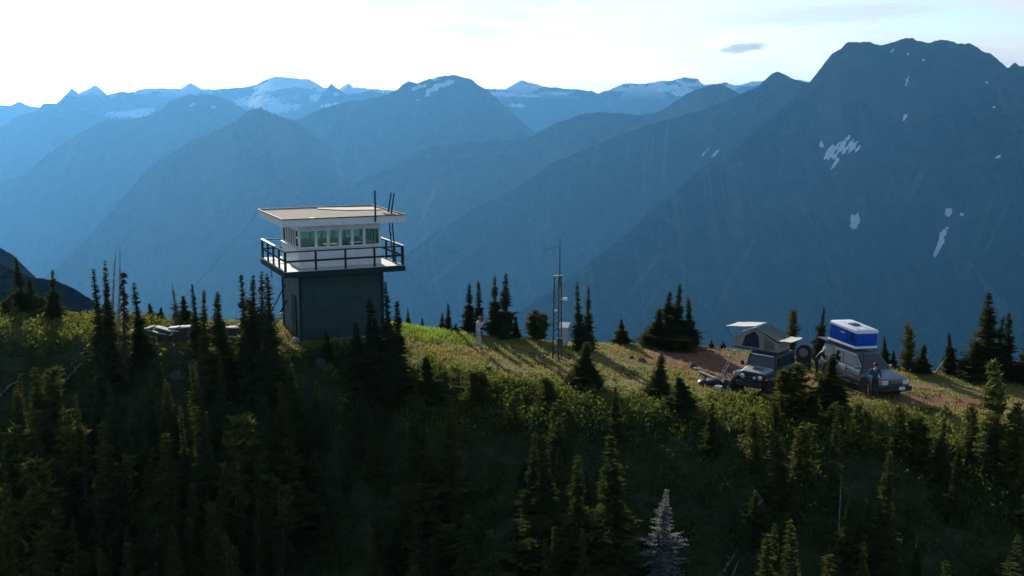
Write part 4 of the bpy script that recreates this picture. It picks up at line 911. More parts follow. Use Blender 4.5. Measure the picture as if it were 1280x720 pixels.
# balcony
mb = MB(); e0, e1x, e1y = -OH + .04, TB + OH - .04, TD + OH - .04
nbd = 34
for i in range(nbd):
    y = e0 + (i + .5) * (e1y - e0) / nbd; mb.box(((e0 + e1x) / 2, y, DZ - .02), (e1x - e0, (e1y - e0) / nbd - .012, 0.04))
bal = mb.build('balcony_deck', m_deck, tower)
mb = MB()
for y in (e0, e1y): mb.box(((e0 + e1x) / 2, y, DZ - .15), (e1x - e0 + .08, .07, .26))
for x in (e0, e1x): mb.box((x, (e0 + e1y) / 2, DZ - .15), (.07, e1y - e0 - .075, .26))
for i in range(1, 7):
    x = e0 + i * (e1x - e0) / 7; mb.box((x, (e0 + e1y) / 2, DZ - .14), (.05, e1y - e0 - .1, .19))
mb.build('balcony_beam', m_gtrim, tower, 0.006)
def rail(name, pts, nposts):
    (x0, y0), (x1, y1) = pts; rr = MB(); L = math.hypot(x1 - x0, y1 - y0); M = Matrix.Rotation(math.atan2(y1 - y0, x1 - x0), 3, 'Z')
    for z, w2, t in ((DZ + .90, .11, .05), (DZ + .46, .045, .09)):
        rr.box(((x0 + x1) / 2, (y0 + y1) / 2, z), (L, w2, t), M)
    o = rr.build('railing', m_gtrim, tower, 0.005)
    for i in range(nposts):
        t = i / (nposts - 1) if nposts > 1 else .5
        MB().box((x0 + (x1 - x0) * t, y0 + (y1 - y0) * t, DZ + .43), (.085, .085, .87)).build('post', m_gtrim, o)
    return o
i_ = 0.05
fr = rail('railing', ((e0 + i_, e0 + i_), (e1x - i_, e0 + i_)), 5); rail('railing', ((e0 + i_, e1y - i_), (e1x - i_, e1y - i_)), 5)
rail('railing', ((e0 + i_, e0 + i_ + .12), (e0 + i_, e1y - i_ - .12)), 5); rail('railing', ((e1x - i_, e0 + i_ + .12), (e1x - i_, e1y - i_ - .12)), 5)
for x, y, dx, dy in ((e0 + .05, (e0 + e1y) / 2, .13, e1y - e0), (e1x - .05, (e0 + e1y) / 2, .13, e1y - e0)):
    MB().box((x, y, DZ + .94), (dx, dy, .022)).build('rail_lit_top', m_white, tower)  # white strip on the side rails: sunlit top painted as colour
# cab
Z0, Z1, ZT = DZ + 0.94, DZ + 1.75, RZ - 0.30
MB().box((TB / 2, TD / 2, DZ + .025), (TB - .1, TD - .1, .05)).build('cab_floor', m_floor_in, tower)
def cab_side(org, ux, uy, L):
    """wall of the cab: sill wall, header, mullions and six windows; u along the wall, n outward"""
    U = Vector((ux, uy, 0)); Nn = Vector((uy, -ux, 0)); org = Vector(org)
    M = Matrix.Rotation(math.atan2(uy, ux), 3, 'Z')
    def bx(mb, u0, u1, z0, z1, t=.08, off=0.0):
        c_ = org + U * (u0 + u1) / 2 + Nn * (off - t / 2); mb.box((c_.x, c_.y, (z0 + z1) / 2), (u1 - u0, t, z1 - z0), M)
    wl = MB(); bx(wl, 0, L, DZ + .01, Z0); bx(wl, 0, L, Z1, ZT)
    k = L / 4.05; ws = [x * k for x in (.74, .52, .52, .52, .52, .74)]; mu = .07 * k; u = 0; spans = []
    for i in range(7):
        bx(wl, u, u + mu, Z0, Z1); u += mu
        if i < 6: spans.append((u, u + ws[i])); u += ws[i]
    wall = wl.build('cab_wall', m_white, tower)
    sl = MB(); c_ = org + U * L / 2 + Nn * .045; sl.box((c_.x, c_.y, Z0 - .02), (L - .02, .09, .04), M); sl.build('window_sill', m_white, wall)
    for (u0, u1) in spans:
        f_ = MB(); t = .035
        bx(f_, u0 + .003, u0 + t, Z0 + .003, Z1 - .003, .04, -.02); bx(f_, u1 - t, u1 - .003, Z0 + .003, Z1 - .003, .04, -.02)
        bx(f_, u0 + t, u1 - t, Z0 + .003, Z0 + t, .04, -.02); bx(f_, u0 + t, u1 - t, Z1 - t, Z1 - .003, .04, -.02)
        wf = f_.build('window', m_white, tower)
        p_ = MB(); bx(p_, u0 + t, u1 - t, Z0 + t, Z1 - t, .006, -.037); p_.build('pane', m_glass, wf)
cab_side((0, 0, 0), 1, 0, TB); cab_side((TB, 0.085, 0), 0, 1, TD - .17); cab_side((TB, TD, 0), -1, 0, TB); cab_side((0, TD - .085, 0), 0, -1, TD - .17)
MB().box((TB / 2, TD / 2, DZ + .45), (.7, .7, .8)).build('fire_finder_stand', m_wood, tower, 0.02)
MB().box((TB - .5, TD - .6, DZ + .4), (.7, .9, .7)).build('cabinet', m_wood, tower, 0.02)
# roof
rf = MB(); zr = RZ
rf.box((TB / 2, TD / 2, zr - .17), (TB + 2 * OH - .06, TD + 2 * OH - .06, .26)).build('roof', m_white, tower)
fa = MB()
for y in (-OH, TD + OH): fa.box((TB / 2, y, zr - .165), (TB + 2 * OH + .04, .05, .33))
for x in (-OH, TB + OH): fa.box((x, TD / 2, zr - .165), (.05, TD + 2 * OH - .055, .33))
fa.build('fascia', m_white, tower)
rs = MB(); n_ = 24; vs = []; fs = []
for i in range(n_ + 1):
    for j in range(n_ + 1):
        x = -OH + .03 + (TB + 2 * OH - .06) * i / n_; y = -OH + .03 + (TD + 2 * OH - .06) * j / n_
        vs.append((x, y, zr - .03 + .02 * float(fbm(np.array(x * 1.3), np.array(y * 1.3), 3, 4))))
for i in range(n_):
    for j in range(n_): fs.append((i * (n_ + 1) + j, (i + 1) * (n_ + 1) + j, (i + 1) * (n_ + 1) + j + 1, i * (n_ + 1) + j + 1))
rs.add(vs, fs).build('roof_covering', m_roof, tower)
ed = MB()
for y in (-OH - .02, TD + OH + .02): ed.box((TB / 2, y, zr + .02), (TB + 2 * OH + .1, .07, .05))
for x in (-OH - .02, TB + OH + .02): ed.box((x, TD / 2, zr + .02), (.07, TD + 2 * OH - .04, .05))
ed.build('roof_edge', m_iron, tower)
pp = MB()
pp.add([(3.0, 2.6, zr + .004), (4.75, 2.2, zr + .004), (4.7, 3.7, zr + .004), (2.0, 4.4, zr + .004), (1.9, 3.8, zr + .004)], [(0, 1, 2, 3, 4)]); pp.add([(-.7, -.8, zr + .004), (.3, -.8, zr + .004), (.25, -.55, zr + .004), (-.65, -.6, zr + .004)], [(0, 1, 2, 3)])
pp.build('roof_patch', m_rpatch, tower)
MB().tube((3.42, -OH - .06, zr - .25), (3.42, -OH - .06, zr + 1.22), .045, .045, 8).build('roof_pole', m_iron, tower)
# ladder on the right side of the cab, its rails rise past the roof
ld = MB(); xa, xb = TB + .62, TB + .42
for y in (-.35, .12):
    ld.tube((xa, y, DZ), (xb, y, zr + .05), .032, .032, 6)
lad = ld.build('ladder', m_iron, tower)
for k in range(8):
    t = (k + .7) / 8; x = xa + (xb - xa) * t; MB().tube((x, -.35, DZ + t * (zr - DZ)), (x, .12, DZ + t * (zr - DZ)), .02, .02, 6).build('rung', m_iron, lad)
for y in (-.35, .12): MB().tube((xb, y, zr + .05), (xb + .16, y, zr + 1.0), .04, .034, 6).build('grab_post', m_iron, lad)
MB().box((xb - .05, -.12, zr + .03), (.35, .75, .05)).build('ladder_landing', m_iron, lad)
# stair stub behind the left wall
st = MB()
for y in (2.7,): st.tube((-.9, y, 0.0), (-.05, y, 1.5), .04, .04, 6); st.tube((-.95, y, .75), (-.1, y, 2.3), .03, .03, 6)
st.build('wall_brace', m_gtrim, tower)
MB().tube((-.55, 3.6, DZ + 0.0), (-.55, 3.6, DZ - .9), .025).build('drain_pipe', m_steel, tower)
# guy cables (each holds the tower and stands on its own anchor)
def cable(p0, p1, label, sag=.15, r_=.006):
    m_ = MB(); p0, p1 = Vector(p0), Vector(p1); pts = []
    for i in range(13):
        t = i / 12; p = p0.lerp(p1, t); p.z -= sag * 4 * t * (1 - t); pts.append(p)
    m_.path(pts, [r_] * 13, 5); o = m_.build('guy_cable', m_iron); tag(o, label, 'cable', 'guy cables of the fire tower'); return o
def tw(x, y, z): return Vector((tx + x * c24 - y * s24, ty + x * s24 + y * c24, tz0 + z))
an = hit(622, 478)
cable(tw(TB + OH, -.2, DZ + .1), an, 'thin guy cable slanting from the balcony past the watcher to the grass', .1)
p_ = tw(-5.5, 9, 0); p_.z = gz(p_.x, p_.y) - .1
cable(tw(-OH, TD + OH, zr - .1), p_, 'thin guy cable running down behind the tower on the left')

# ------------------------------------------------------------------ radio mast
mp = hit(697, 449); mast = empty('radio_mast', mp, R(12)); tag(mast, 'slim triangular lattice radio mast with a whip aerial on the meadow', 'mast')
HT = 4.15; leg = []
for k in range(3):
    a = k * 2.0944 + .45
    b0 = Vector((.25 * math.cos(a), .25 * math.sin(a), -.1)); b1 = Vector((.20 * math.cos(a), .20 * math.sin(a), HT)); leg.append((b0, b1))
    MB().tube(b0, b1, .034, .03, 8).build('leg', m_steel, mast)
br = MB(); nl = 15
for k in range(nl):
    for q_ in range(3):
        A0, A1 = leg[q_]; B0, B1 = leg[(q_ + 1) % 3]; t0_, t1_ = (k + .2) / nl, (k + 1.2) / nl
        br.tube(A0.lerp(A1, t0_), B0.lerp(B1, t0_), .009, .009, 5, False)
        if t1_ <= 1: br.tube(A0.lerp(A1, t0_), B0.lerp(B1, t1_), .009, .009, 5, False)
br.build('lattice', m_steel, mast)
MB().box((0, 0, HT + .02), (.46, .4, .04)).build('top_plate', m_steel, mast)
MB().path([(0.08, 0, HT - .5), (.08, 0, HT + .9), (.08, 0, HT + 1.95)], [.035, .024, .010], 6).build('whip_aerial', m_iron, mast)
ar = MB().tube((.08, 0, HT + 1.45), (-.75, .1, HT + 1.32), .010).tube((-.6, .1, HT + 1.34), (-.62, .1, HT + 1.2), .008).tube((-.3, .05, HT + 1.39), (-.32, .05, HT + 1.48), .008); ar.build('wind_vane', m_steel, mast)
m_wp = paint('white_plastic', (0.85, 0.86, 0.86), 0.35, var=0.05)
MB().box((.34, -.05, 3.02), (.22, .16, .12)).tube((.1, -.05, 3.0), (.3, -.05, 3.0), .015).build('weather_sensor', m_wp, mast, 0.02)
MB().lathe([(0, .001), (0, .07), (.1, .08), (.12, .001)], (-.12, -.1, 2.42), (0, 0, 1), 12).build('rain_sensor', m_wp, mast)
MB().box((.05, -.2, .9), (.28, .16, .4)).build('junction_box', m_steel, mast, 0.01)
bp = hit(705, 433); bp.y = max(bp.y, 54.5); bp.z = gz(bp.x, bp.y)
wb = empty('weather_box', bp, R(-15)); tag(wb, 'white weather instrument box with a slanting lid behind the mast', 'box')
MB().box((0, 0, .55), (.34, .34, 1.0)).build('cabinet', paint('grey_white_paint', (.62, .64, .64), .5), wb, 0.01)
MB().quad((-.27, -.27, 1.02), (.27, -.27, 1.02), (.27, .27, 1.20), (-.27, .27, 1.20), .04).build('lid', m_wp, wb)
for x in (-.13, .13): MB().box((x, 0, .0), (.05, .3, .2)).build('foot', m_steel, wb)

# ------------------------------------------------------------------ wheels
m_tyre = paint('tyre_rubber', (0.016, 0.016, 0.016), 0.85, var=0.2, dirt=(0.07, 0.055, 0.04), scale=5)
m_rim = paint('alloy', (0.35, 0.36, 0.37), 0.35, 0.7, var=0.2)
def wheel(parent, c_, Rr, wd, steer=0.0, axis=(0, 1, 0), rim=None, name='wheel'):
    w0 = empty(name, c_); w0.parent = parent
    ax_ = Matrix.Rotation(steer, 3, 'Z') @ Vector(axis); h = wd / 2; r0 = Rr * .60
    ty_ = MB().lathe([(-h * .8, r0), (-h, Rr * .72), (-h * .95, Rr * .93), (-h * .7, Rr), (h * .7, Rr), (h * .95, Rr * .93), (h, Rr * .72), (h * .8, r0), (-h * .8, r0)], (0, 0, 0), ax_, 32)
    u = ax_.orthogonal().normalized(); v_ = ax_.cross(u)
    for k in range(26):      # tread lugs
        a = k * 2 * math.pi / 26; e = u * math.cos(a) + v_ * math.sin(a)
        for s_ in (-1, 1):
            p = e * (Rr * .985) + ax_ * (s_ * h * .45)
            ty_.tube(p - e * .02, p + e * .018, .045, .04, 4)
    ty_.build('tyre', m_tyre, w0, smooth=True)
    MB().lathe([(-h * .6, .001), (-h * .55, r0 * .98), (-h * .85, r0), (h * .85, r0), (h * .5, r0 * .9), (h * .55, r0 * .3), (h * .75, r0 * .25), (h * .78, .001)], (0, 0, 0), ax_, 28).build('rim', rim or m_rim, w0, smooth=True)
    sp_ = MB()
    for s_ in (1, -1):
        for k in range(6):
            a = k * math.pi / 3; e = u * math.cos(a) + v_ * math.sin(a)
            sp_.tube(e * r0 * .2 + ax_ * s_ * h * .62, e * r0 * .95 + ax_ * s_ * h * .7, .04, .03, 6)
    sp_.build('spokes', rim or m_rim, w0)
    return w0
def arch(mb, x, y, z, r0, r1, s, a0=-.15, a1=math.pi + .15, n=14, out=.06):
    """a wheel-arch flare: an arc band standing out from the body side"""
    vs = []
    for i in range(n + 1):
        a = a0 + (a1 - a0) * i / n; ca, sa = math.cos(a), math.sin(a)
        vs += [(x + r0 * ca, y - s * .03, z + r0 * sa), (x + r1 * ca, y - s * .03, z + r1 * sa), (x + r1 * ca * .985, y + s * out, z + r1 * sa * .985), (x + r0 * ca, y + s * out, z + r0 * sa)]
    fs = []
    for i in range(n):
        for k in range(4): fs.append((i * 4 + k, i * 4 + (k + 1) % 4, (i + 1) * 4 + (k + 1) % 4, (i + 1) * 4 + k))
    fs += [(0, 1, 2, 3), tuple(n * 4 + k for k in range(4))]
    mb.add(vs, fs)
def ring(x, zb, zt, wb, wm, wt, zm):
    """body cross-section at x: half widths at bottom, middle, top"""
    k = .05
    return [(x, -wb + k, zb), (x, -wb, zb + k), (x, -wm, zm), (x, -wt - .0, zt - k), (x, -wt + k, zt), (x, wt - k, zt), (x, wt, zt - k), (x, wm, zm), (x, wb, zb + k), (x, wb - k, zb)]
def disc(mb, x, y, z, r_, t, s, n=28):
    mb.lathe([(0, .001), (0, r_), (t, r_), (t, .001)], (x, y, z), (0, s, 0), n)
def set_on_ground(root, x, y, head, wb2, tw2):
    """rest a vehicle's wheels on the slope: position, heading and tilt from the ground under its wheels"""
    c_, s_ = math.cos(head), math.sin(head)
    fx, fy = gz(x + c_ * wb2, y + s_ * wb2), gz(x - c_ * wb2, y - s_ * wb2)
    lx, ly = gz(x - s_ * tw2, y + c_ * tw2), gz(x + s_ * tw2, y - c_ * tw2)
    X_ = Vector((c_ * 2 * wb2, s_ * 2 * wb2, fx - fy)).normalized(); Y_ = Vector((-s_ * 2 * tw2, c_ * 2 * tw2, lx - ly)).normalized()
    Z_ = X_.cross(Y_).normalized(); Y_ = Z_.cross(X_)
    M = Matrix((X_, Y_, Z_)).transposed().to_4x4(); M.translation = Vector((x, y, (fx + fy + lx + ly) / 4 - .02))
    M = M @ Matrix.Scale(.95, 4); root.matrix_world = M; root.rotation_mode = 'XYZ'; root.location, root.rotation_euler, root.scale = M.translation, M.to_euler(), (.95, .95, .95)
    return M
m_carglass = glass('tinted_car_glass', (0.10, 0.13, 0.15), 0.10)
m_chrome = paint('chrome', (0.6, 0.6, 0.6), 0.15, 0.95, var=0.05)
m_lamp = paint('lamp_glass', (0.75, 0.78, 0.80), 0.12, 0.3, var=0.05)
m_amber = paint('amber_lamp', (0.7, 0.22, 0.03), 0.2, var=0.05)
m_red = paint('red_lamp', (0.5, 0.02, 0.02), 0.2, var=0.05)
m_plate = paint('plate_white', (0.8, 0.82, 0.84), 0.4, var=0.05)

# ------------------------------------------------------------------ station wagon (long 4x4 estate)
m_silver = paint('grey_green_car_paint', (0.12, 0.145, 0.17), 0.34, 0.25, var=0.12, scale=1.5)
m_silver2 = paint('dusty_lower_paint', (0.19, 0.18, 0.165), 0.45, 0.3, var=0.2, scale=2)
suv = empty('station_wagon'); tag(suv, 'long grey four-wheel-drive wagon parked nose downhill under the blue tent', 'car')
b = MB()
b.loft([ring(2.44, .52, .86, .70, .78, .66, .7), ring(2.36, .48, .98, .86, .92, .80, .74), ring(2.15, .46, 1.03, .92, .96, .84, .76), ring(1.25, .44, 1.10, .93, .97, .86, .78), ring(.95, .42, 1.15, .93, .97, .88, .80),
        ring(-2.15, .44, 1.15, .93, .97, .88, .80), ring(-2.38, .48, 1.12, .90, .94, .86, .8), ring(-2.44, .55, 1.05, .80, .86, .80, .78)])
body = b.build('body', m_silver, suv, smooth=True)
b = MB()
def frus(x0b, x1b, wbm, zb, x0t, x1t, wtp, zt): return [(x0b, -wbm, zb), (x1b, -wbm, zb), (x1b, wbm, zb), (x0b, wbm, zb)], [(x0t, -wtp, zt), (x1t, -wtp, zt), (x1t, wtp, zt), (x0t, wtp, zt)]
lo_, hi_ = frus(-2.38, 1.05, .875, 1.13, -2.18, .28, .72, 1.76)
top_ = [(-2.05, -.62, 1.84), (.12, -.62, 1.84), (.12, .62, 1.84), (-2.05, .62, 1.84)]
b.loft([lo_, hi_, top_]); cabn = b.build('cabin', m_silver, suv, smooth=True)
def lerp3(a, b_, t): return Vector(a).lerp(Vector(b_), t)
def side_win(s, f0, f1, h0=.10, h1=.90, par=suv, lo=None, hi=None, name='side_window', mat=None):
    lo = lo or lo_; hi = hi or hi_
    i0, i1 = (0, 1) if s < 0 else (3, 2)
    pts = []
    for (f, h) in ((f0, h0), (f1, h0), (f1, h1), (f0, h1)):
        p = lerp3(lerp3(lo[i0], lo[i1], f), lerp3(hi[i0], hi[i1], f), h); pts.append(p + Vector((0, s * .006, 0)))
    if s > 0: pts = [pts[1], pts[0], pts[3], pts[2]]
    mb = MB(); mb.quad(*pts, .008); return mb.build(name, mat or m_darkglass, par)
m_darkglass = paint('dark_car_glass', (0.012, 0.016, 0.020), 0.06, 0.0, var=0.1, spec=0.9)
for s in (-1, 1):
    side_win(s, .03, .30); side_win(s, .335, .575); side_win(s, .60, .93, name='side_window')
def cross_win(x0, z0, w0, x1, z1, w1, par, name, out, mat=None):
    mb = MB(); pts = [(x0, -w0, z0), (x0, w0, z0), (x1, w1, z1), (x1, -w1, z1)]
    if out < 0: pts = pts[::-1]
    mb.quad(*pts, .008); return mb.build(name, mat or m_darkglass, par)
cross_win(1.00, 1.19, .80, .345, 1.73, .66, suv, 'windscreen', 1); cross_win(-2.37, 1.19, .80, -2.20, 1.70, .66, suv, 'rear_window', -1)
MB().loft([[(2.30, -.70, 1.0), (2.30, .70, 1.0), (2.30, .70, .99), (2.30, -.70, .99)][::-1], [(1.02, -.76, 1.155), (1.02, .76, 1.155), (1.02, .76, 1.1), (1.02, -.76, 1.1)][::-1]]).build('bonnet', m_silver, suv)
MB().box((2.43, 0, .84), (.05, .78, .20)).build('grille', m_black, suv, .01)
gs = MB()
for k in range(3): gs.box((2.462, 0, .78 + k * .06), (.02, .74, .018))
gs.build('grille_bar', m_chrome, suv)
for s in (-1, 1):
    h_ = MB().box((2.40, s * .62, .84), (.09, .36, .20)).build('headlight', m_lamp, suv, .02)
    MB().box((2.34, s * .85, .84), (.12, .10, .18)).build('indicator', m_amber, h_, .01)
    MB().box((-2.41, s * .80, .95), (.06, .16, .34)).build('tail_light', m_red, suv, .01)
    mr = MB().box((.78, s * 1.03, 1.22), (.10, .20, .15)).build('mirror', m_chrome, suv, .03)
    MB().box((.78, s * .92, 1.2), (.05, .12, .04)).build('mirror_arm', m_black, mr)
    for xx in (.42, -.62): MB().box((xx - .55, s * .975, .98), (.17, .03, .03)).build('door_handle', m_chrome, suv, .005)
    sl = MB()
    for xx in (.98, -.12, -1.15): sl.box((xx, s * .945, .80), (.012, .055, .62))
    sl.build('door_seam', m_black, suv)
    MB().box((.05, s * .965, .66), (2.1, .03, .10)).build('side_moulding', m_silver2, suv, .01)
    MB().box((.05, s * .98, .40), (2.0, .16, .05)).build('side_step', m_black, suv, .01)
    MB().box((-.95, s * .70, 1.86), (2.2, .03, .03)).build('roof_rail', m_black, suv)
fl = MB()
for s in (-1, 1):
    for x in (1.45, -1.40): ab = MB(); disc(ab, x, s * .93, .44, .47, .045, s); ab.build('wheel_well', m_black, suv); arch(fl, x, s * .955, .44, .46, .53, s, out=.045)
fl.build('arch_flare', m_silver2, suv)
MB().box((2.50, 0, .56), (.20, 1.84, .22)).tube((2.62, -.55, .72), (2.62, .55, .72), .03).tube((2.60, -.55, .6), (2.62, -.55, .72), .03).tube((2.60, .55, .6), (2.62, .55, .72), .03).build('front_bumper', m_black, suv, .03)
MB().box((2.615, 0.28, .60), (.015, .36, .15)).build('number_plate', m_plate, suv)
MB().box((-2.52, 0, .56), (.20, 1.84, .20)).build('rear_bumper', m_black, suv, .03)
MB().tube((1.05, -.93, 1.1), (1.05, -.93, 1.9), .035, .03).tube((1.05, -.93, 1.9), (.95, -.93, 1.98), .04).tube((1.05, -.93, 1.1), (1.15, -.90, 1.02), .035).build('snorkel', m_black, suv)
for x in (1.45, -1.40):
    for s in (-1, 1): wheel(suv, (x, s * .84, .42), .42, .27, steer=(R(-6) if x > 0 else 0))
sw = MB().tube((-2.52, -.80, .66), (-2.85, -1.30, .98), .035).tube((-2.52, -.80, .66), (-2.52, -.80, 1.05), .035).tube((-2.52, -.80, 1.05), (-2.85, -1.30, 1.05), .035); sw.build('wheel_carrier', m_black, suv)
ra_ = Vector((-.80, -.58, 0)).normalized()
wheel(suv, (-2.90, -1.45, 1.12), .40, .26, axis=tuple(Vector((.62, -.78, 0)).normalized()), name='spare_wheel')
rk = MB()
for x in (-1.9, -1.3, -.7, -.1): rk.box((x, 0, 1.905), (.05, 1.36, .04))
for s in (-1, 1): rk.box((-1.0, s * .66, 1.93), (2.1, .04, .05))
rk.build('roof_rack', m_black, suv)
pc = hit(1098, 487); HD = R(-68)
wcx, wcy = 16.72, 52.0
MS = set_on_ground(suv, wcx, wcy, HD, 1.42, .82)
# hard-shell roof tent
m_blue = paint('blue_tent_cloth', (0.006, 0.085, 0.50), 0.85, var=0.2, scale=2.5, bump=0.1, spec=0.2)
m_shell = paint('white_shell', (0.80, 0.81, 0.82), 0.3, var=0.06)
rt = empty('roof_tent'); tag(rt, 'open blue box-shaped roof tent with white lid on the grey wagon', 'tent')
zb = 1.955
MB().box((0, 0, .07), (2.12, 1.36, .13)).build('base_shell', m_shell, rt, .04, seg=3)
wl = MB(); NS = 18; r2 = random.Random(4); rows = []
for k, z in enumerate((.13, .28, .44, .62, .80, .90)):
    o_ = []; bulge = .02 * math.sin(k / 5 * math.pi)
    for (ax0, ay0, ax1, ay1) in ((-1, -1, 1, -1), (1, -1, 1, 1), (1, 1, -1, 1), (-1, 1, -1, -1)):
        for i in range(NS):
            t = i / NS; x = (ax0 + (ax1 - ax0) * t) * 1.0; y = (ay0 + (ay1 - ay0) * t) * .62
            wv = .012 * math.sin(t * 31 + k) + r2.uniform(-.006, .006) + bulge
            nx = 1 if ax0 == ax1 == 1 else (-1 if ax0 == ax1 == -1 else 0); ny = 1 if ay0 == ay1 == 1 else (-1 if ay0 == ay1 == -1 else 0)
            zz = z + (0 if k < 5 else -.10 * (x + 1) / 2)
            if k == 4: zz -= .08 * (x + 1) / 2
            o_.append((x + nx * wv, y + ny * wv, zz))
    rows.append(o_)
wl.loft(rows); wall = wl.build('tent_wall', m_blue, rt, smooth=True)
m_bdark = paint('navy_trim', (0.006, 0.02, 0.16), 0.7, var=.2); m_mesh = paint('dark_mesh', (0.010, 0.018, 0.05), 0.9, var=.3)
for s in (-1, 1):
    dn = MB().box((.0, s * .655, .50), (.72, .02, .56)).build('door_flap', m_blue, rt, .008)
    MB().box((.0, s * .669, .64), (.30, .006, .05)).build('logo_patch', m_plate, dn)
    for x in (.62, .78): MB().box((x, s * .652, .52), (.07, .02, .42)).build('window_mesh', m_mesh, rt)
lid = MB()
def lrow(k, z, f): return [(x * f, y * f, z - .10 * (x + 1.06) / 2.12) for (x, y) in ((-1.08, -.60), (-1.0, -.69), (1.0, -.69), (1.08, -.60), (1.08, .60), (1.0, .69), (-1.0, .69), (-1.08, .60))]
lid.loft([lrow(0, .88, 1), lrow(1, .985, .995), lrow(2, 1.03, .93), lrow(3, 1.04, .6)]); lidt = lid.build('lid', m_shell, rt, smooth=True)
for s in (-.3, .3): MB().box((0, s, .995), (1.4, .06, .03), Matrix.Rotation(R(2.7), 3, 'Y')).build('lid_rib', m_shell, lidt)
MB().box((-.02, 0, 1.02), (.35, .5, .05), Matrix.Rotation(R(2.7), 3, 'Y')).build('solar_panel', m_black, lidt, .01)
for sx_ in (-.97, .97):
    for s in (-.6, .6): MB().tube((sx_, s * 1.04, .12), (sx_, s * 1.04, .86), .018).build('strut', m_steel, rt)
MT = MS @ Matrix.Translation((-.98, 0, zb)); rt.matrix_world = MT; rt.location, rt.rotation_euler, rt.scale = MT.translation, MT.to_euler(), (.97, .97, .97)
# small folding table board off the back, pale, seen left of the tent
aw = MB().box((0, 0, 0), (.75, .9, .025)).build('awning_board', m_steel, None, .005); tag(aw, 'thin pale board sticking out behind the blue roof tent', 'board')
MA = MS @ Matrix.Translation((-2.42, -.35, 1.93)); aw.matrix_world = MA; aw.location, aw.rotation_euler, aw.scale = MA.translation, MA.to_euler(), (.95, .95, .95)

# ------------------------------------------------------------------ off-roader with the fold-out tent
m_jbody = paint('silver_car_paint', (0.12, 0.135, 0.15), 0.38, 0.3, var=0.12, scale=2)
m_jtop = paint('black_hard_top', (0.020, 0.022, 0.025), 0.45, var=.2)
jp = empty('off_roader'); tag(jp, 'boxy silver and black off-roader with round headlights under the canvas tent', 'car')
b = MB()
b.loft([[(1.38, -.60, .62), (1.38, -.60, 1.13), (1.38, .60, 1.13), (1.38, .60, .62)], [(.45, -.72, .58), (.45, -.72, 1.20), (.45, .72, 1.20), (.45, .72, .58)]])
b.loft([[(.45, -.79, .56), (.45, -.79, 1.19), (.45, .79, 1.19), (.45, .79, .56)], [(-2.0, -.79, .56), (-2.0, -.79, 1.20), (-2.0, .79, 1.20), (-2.0, .79, .56)]])
b.build('body', m_jbody, jp, .03)
hd = MB().loft([[(1.42, -.58, 1.13), (1.42, .58, 1.13), (1.42, .50, 1.18), (1.42, -.50, 1.18)], [(.47, -.71, 1.20), (.47, .71, 1.20), (.47, .60, 1.275), (.47, -.60, 1.275)]]).build('bonnet', paint('pale_bonnet_paint', (.50, .50, .48), .4, .2, var=.1), jp, .02)
dc = MB()
for y0 in (-.16, .02, .2):
    x0 = .70; dc.quad((x0, y0, 1.2745 - (x0 - .47) * .098), (x0 + .38, y0 - .02, 1.2745 - (x0 + .38 - .47) * .098), (x0 + .38, y0 + .08, 1.2745 - (x0 + .38 - .47) * .098), (x0, y0 + .10, 1.2745 - (x0 - .47) * .098), .006)
dc.build('bonnet_stripe', m_black, hd)
gr_ = MB().box((1.43, 0, .90), (.07, 1.16, .46)).build('grille', m_jtop, jp, .03)
sl = MB()
for k in range(7): sl.box((1.469, (k - 3) * .095, .92), (.012, .045, .28))
sl.build('grille_slots', m_mesh, gr_)
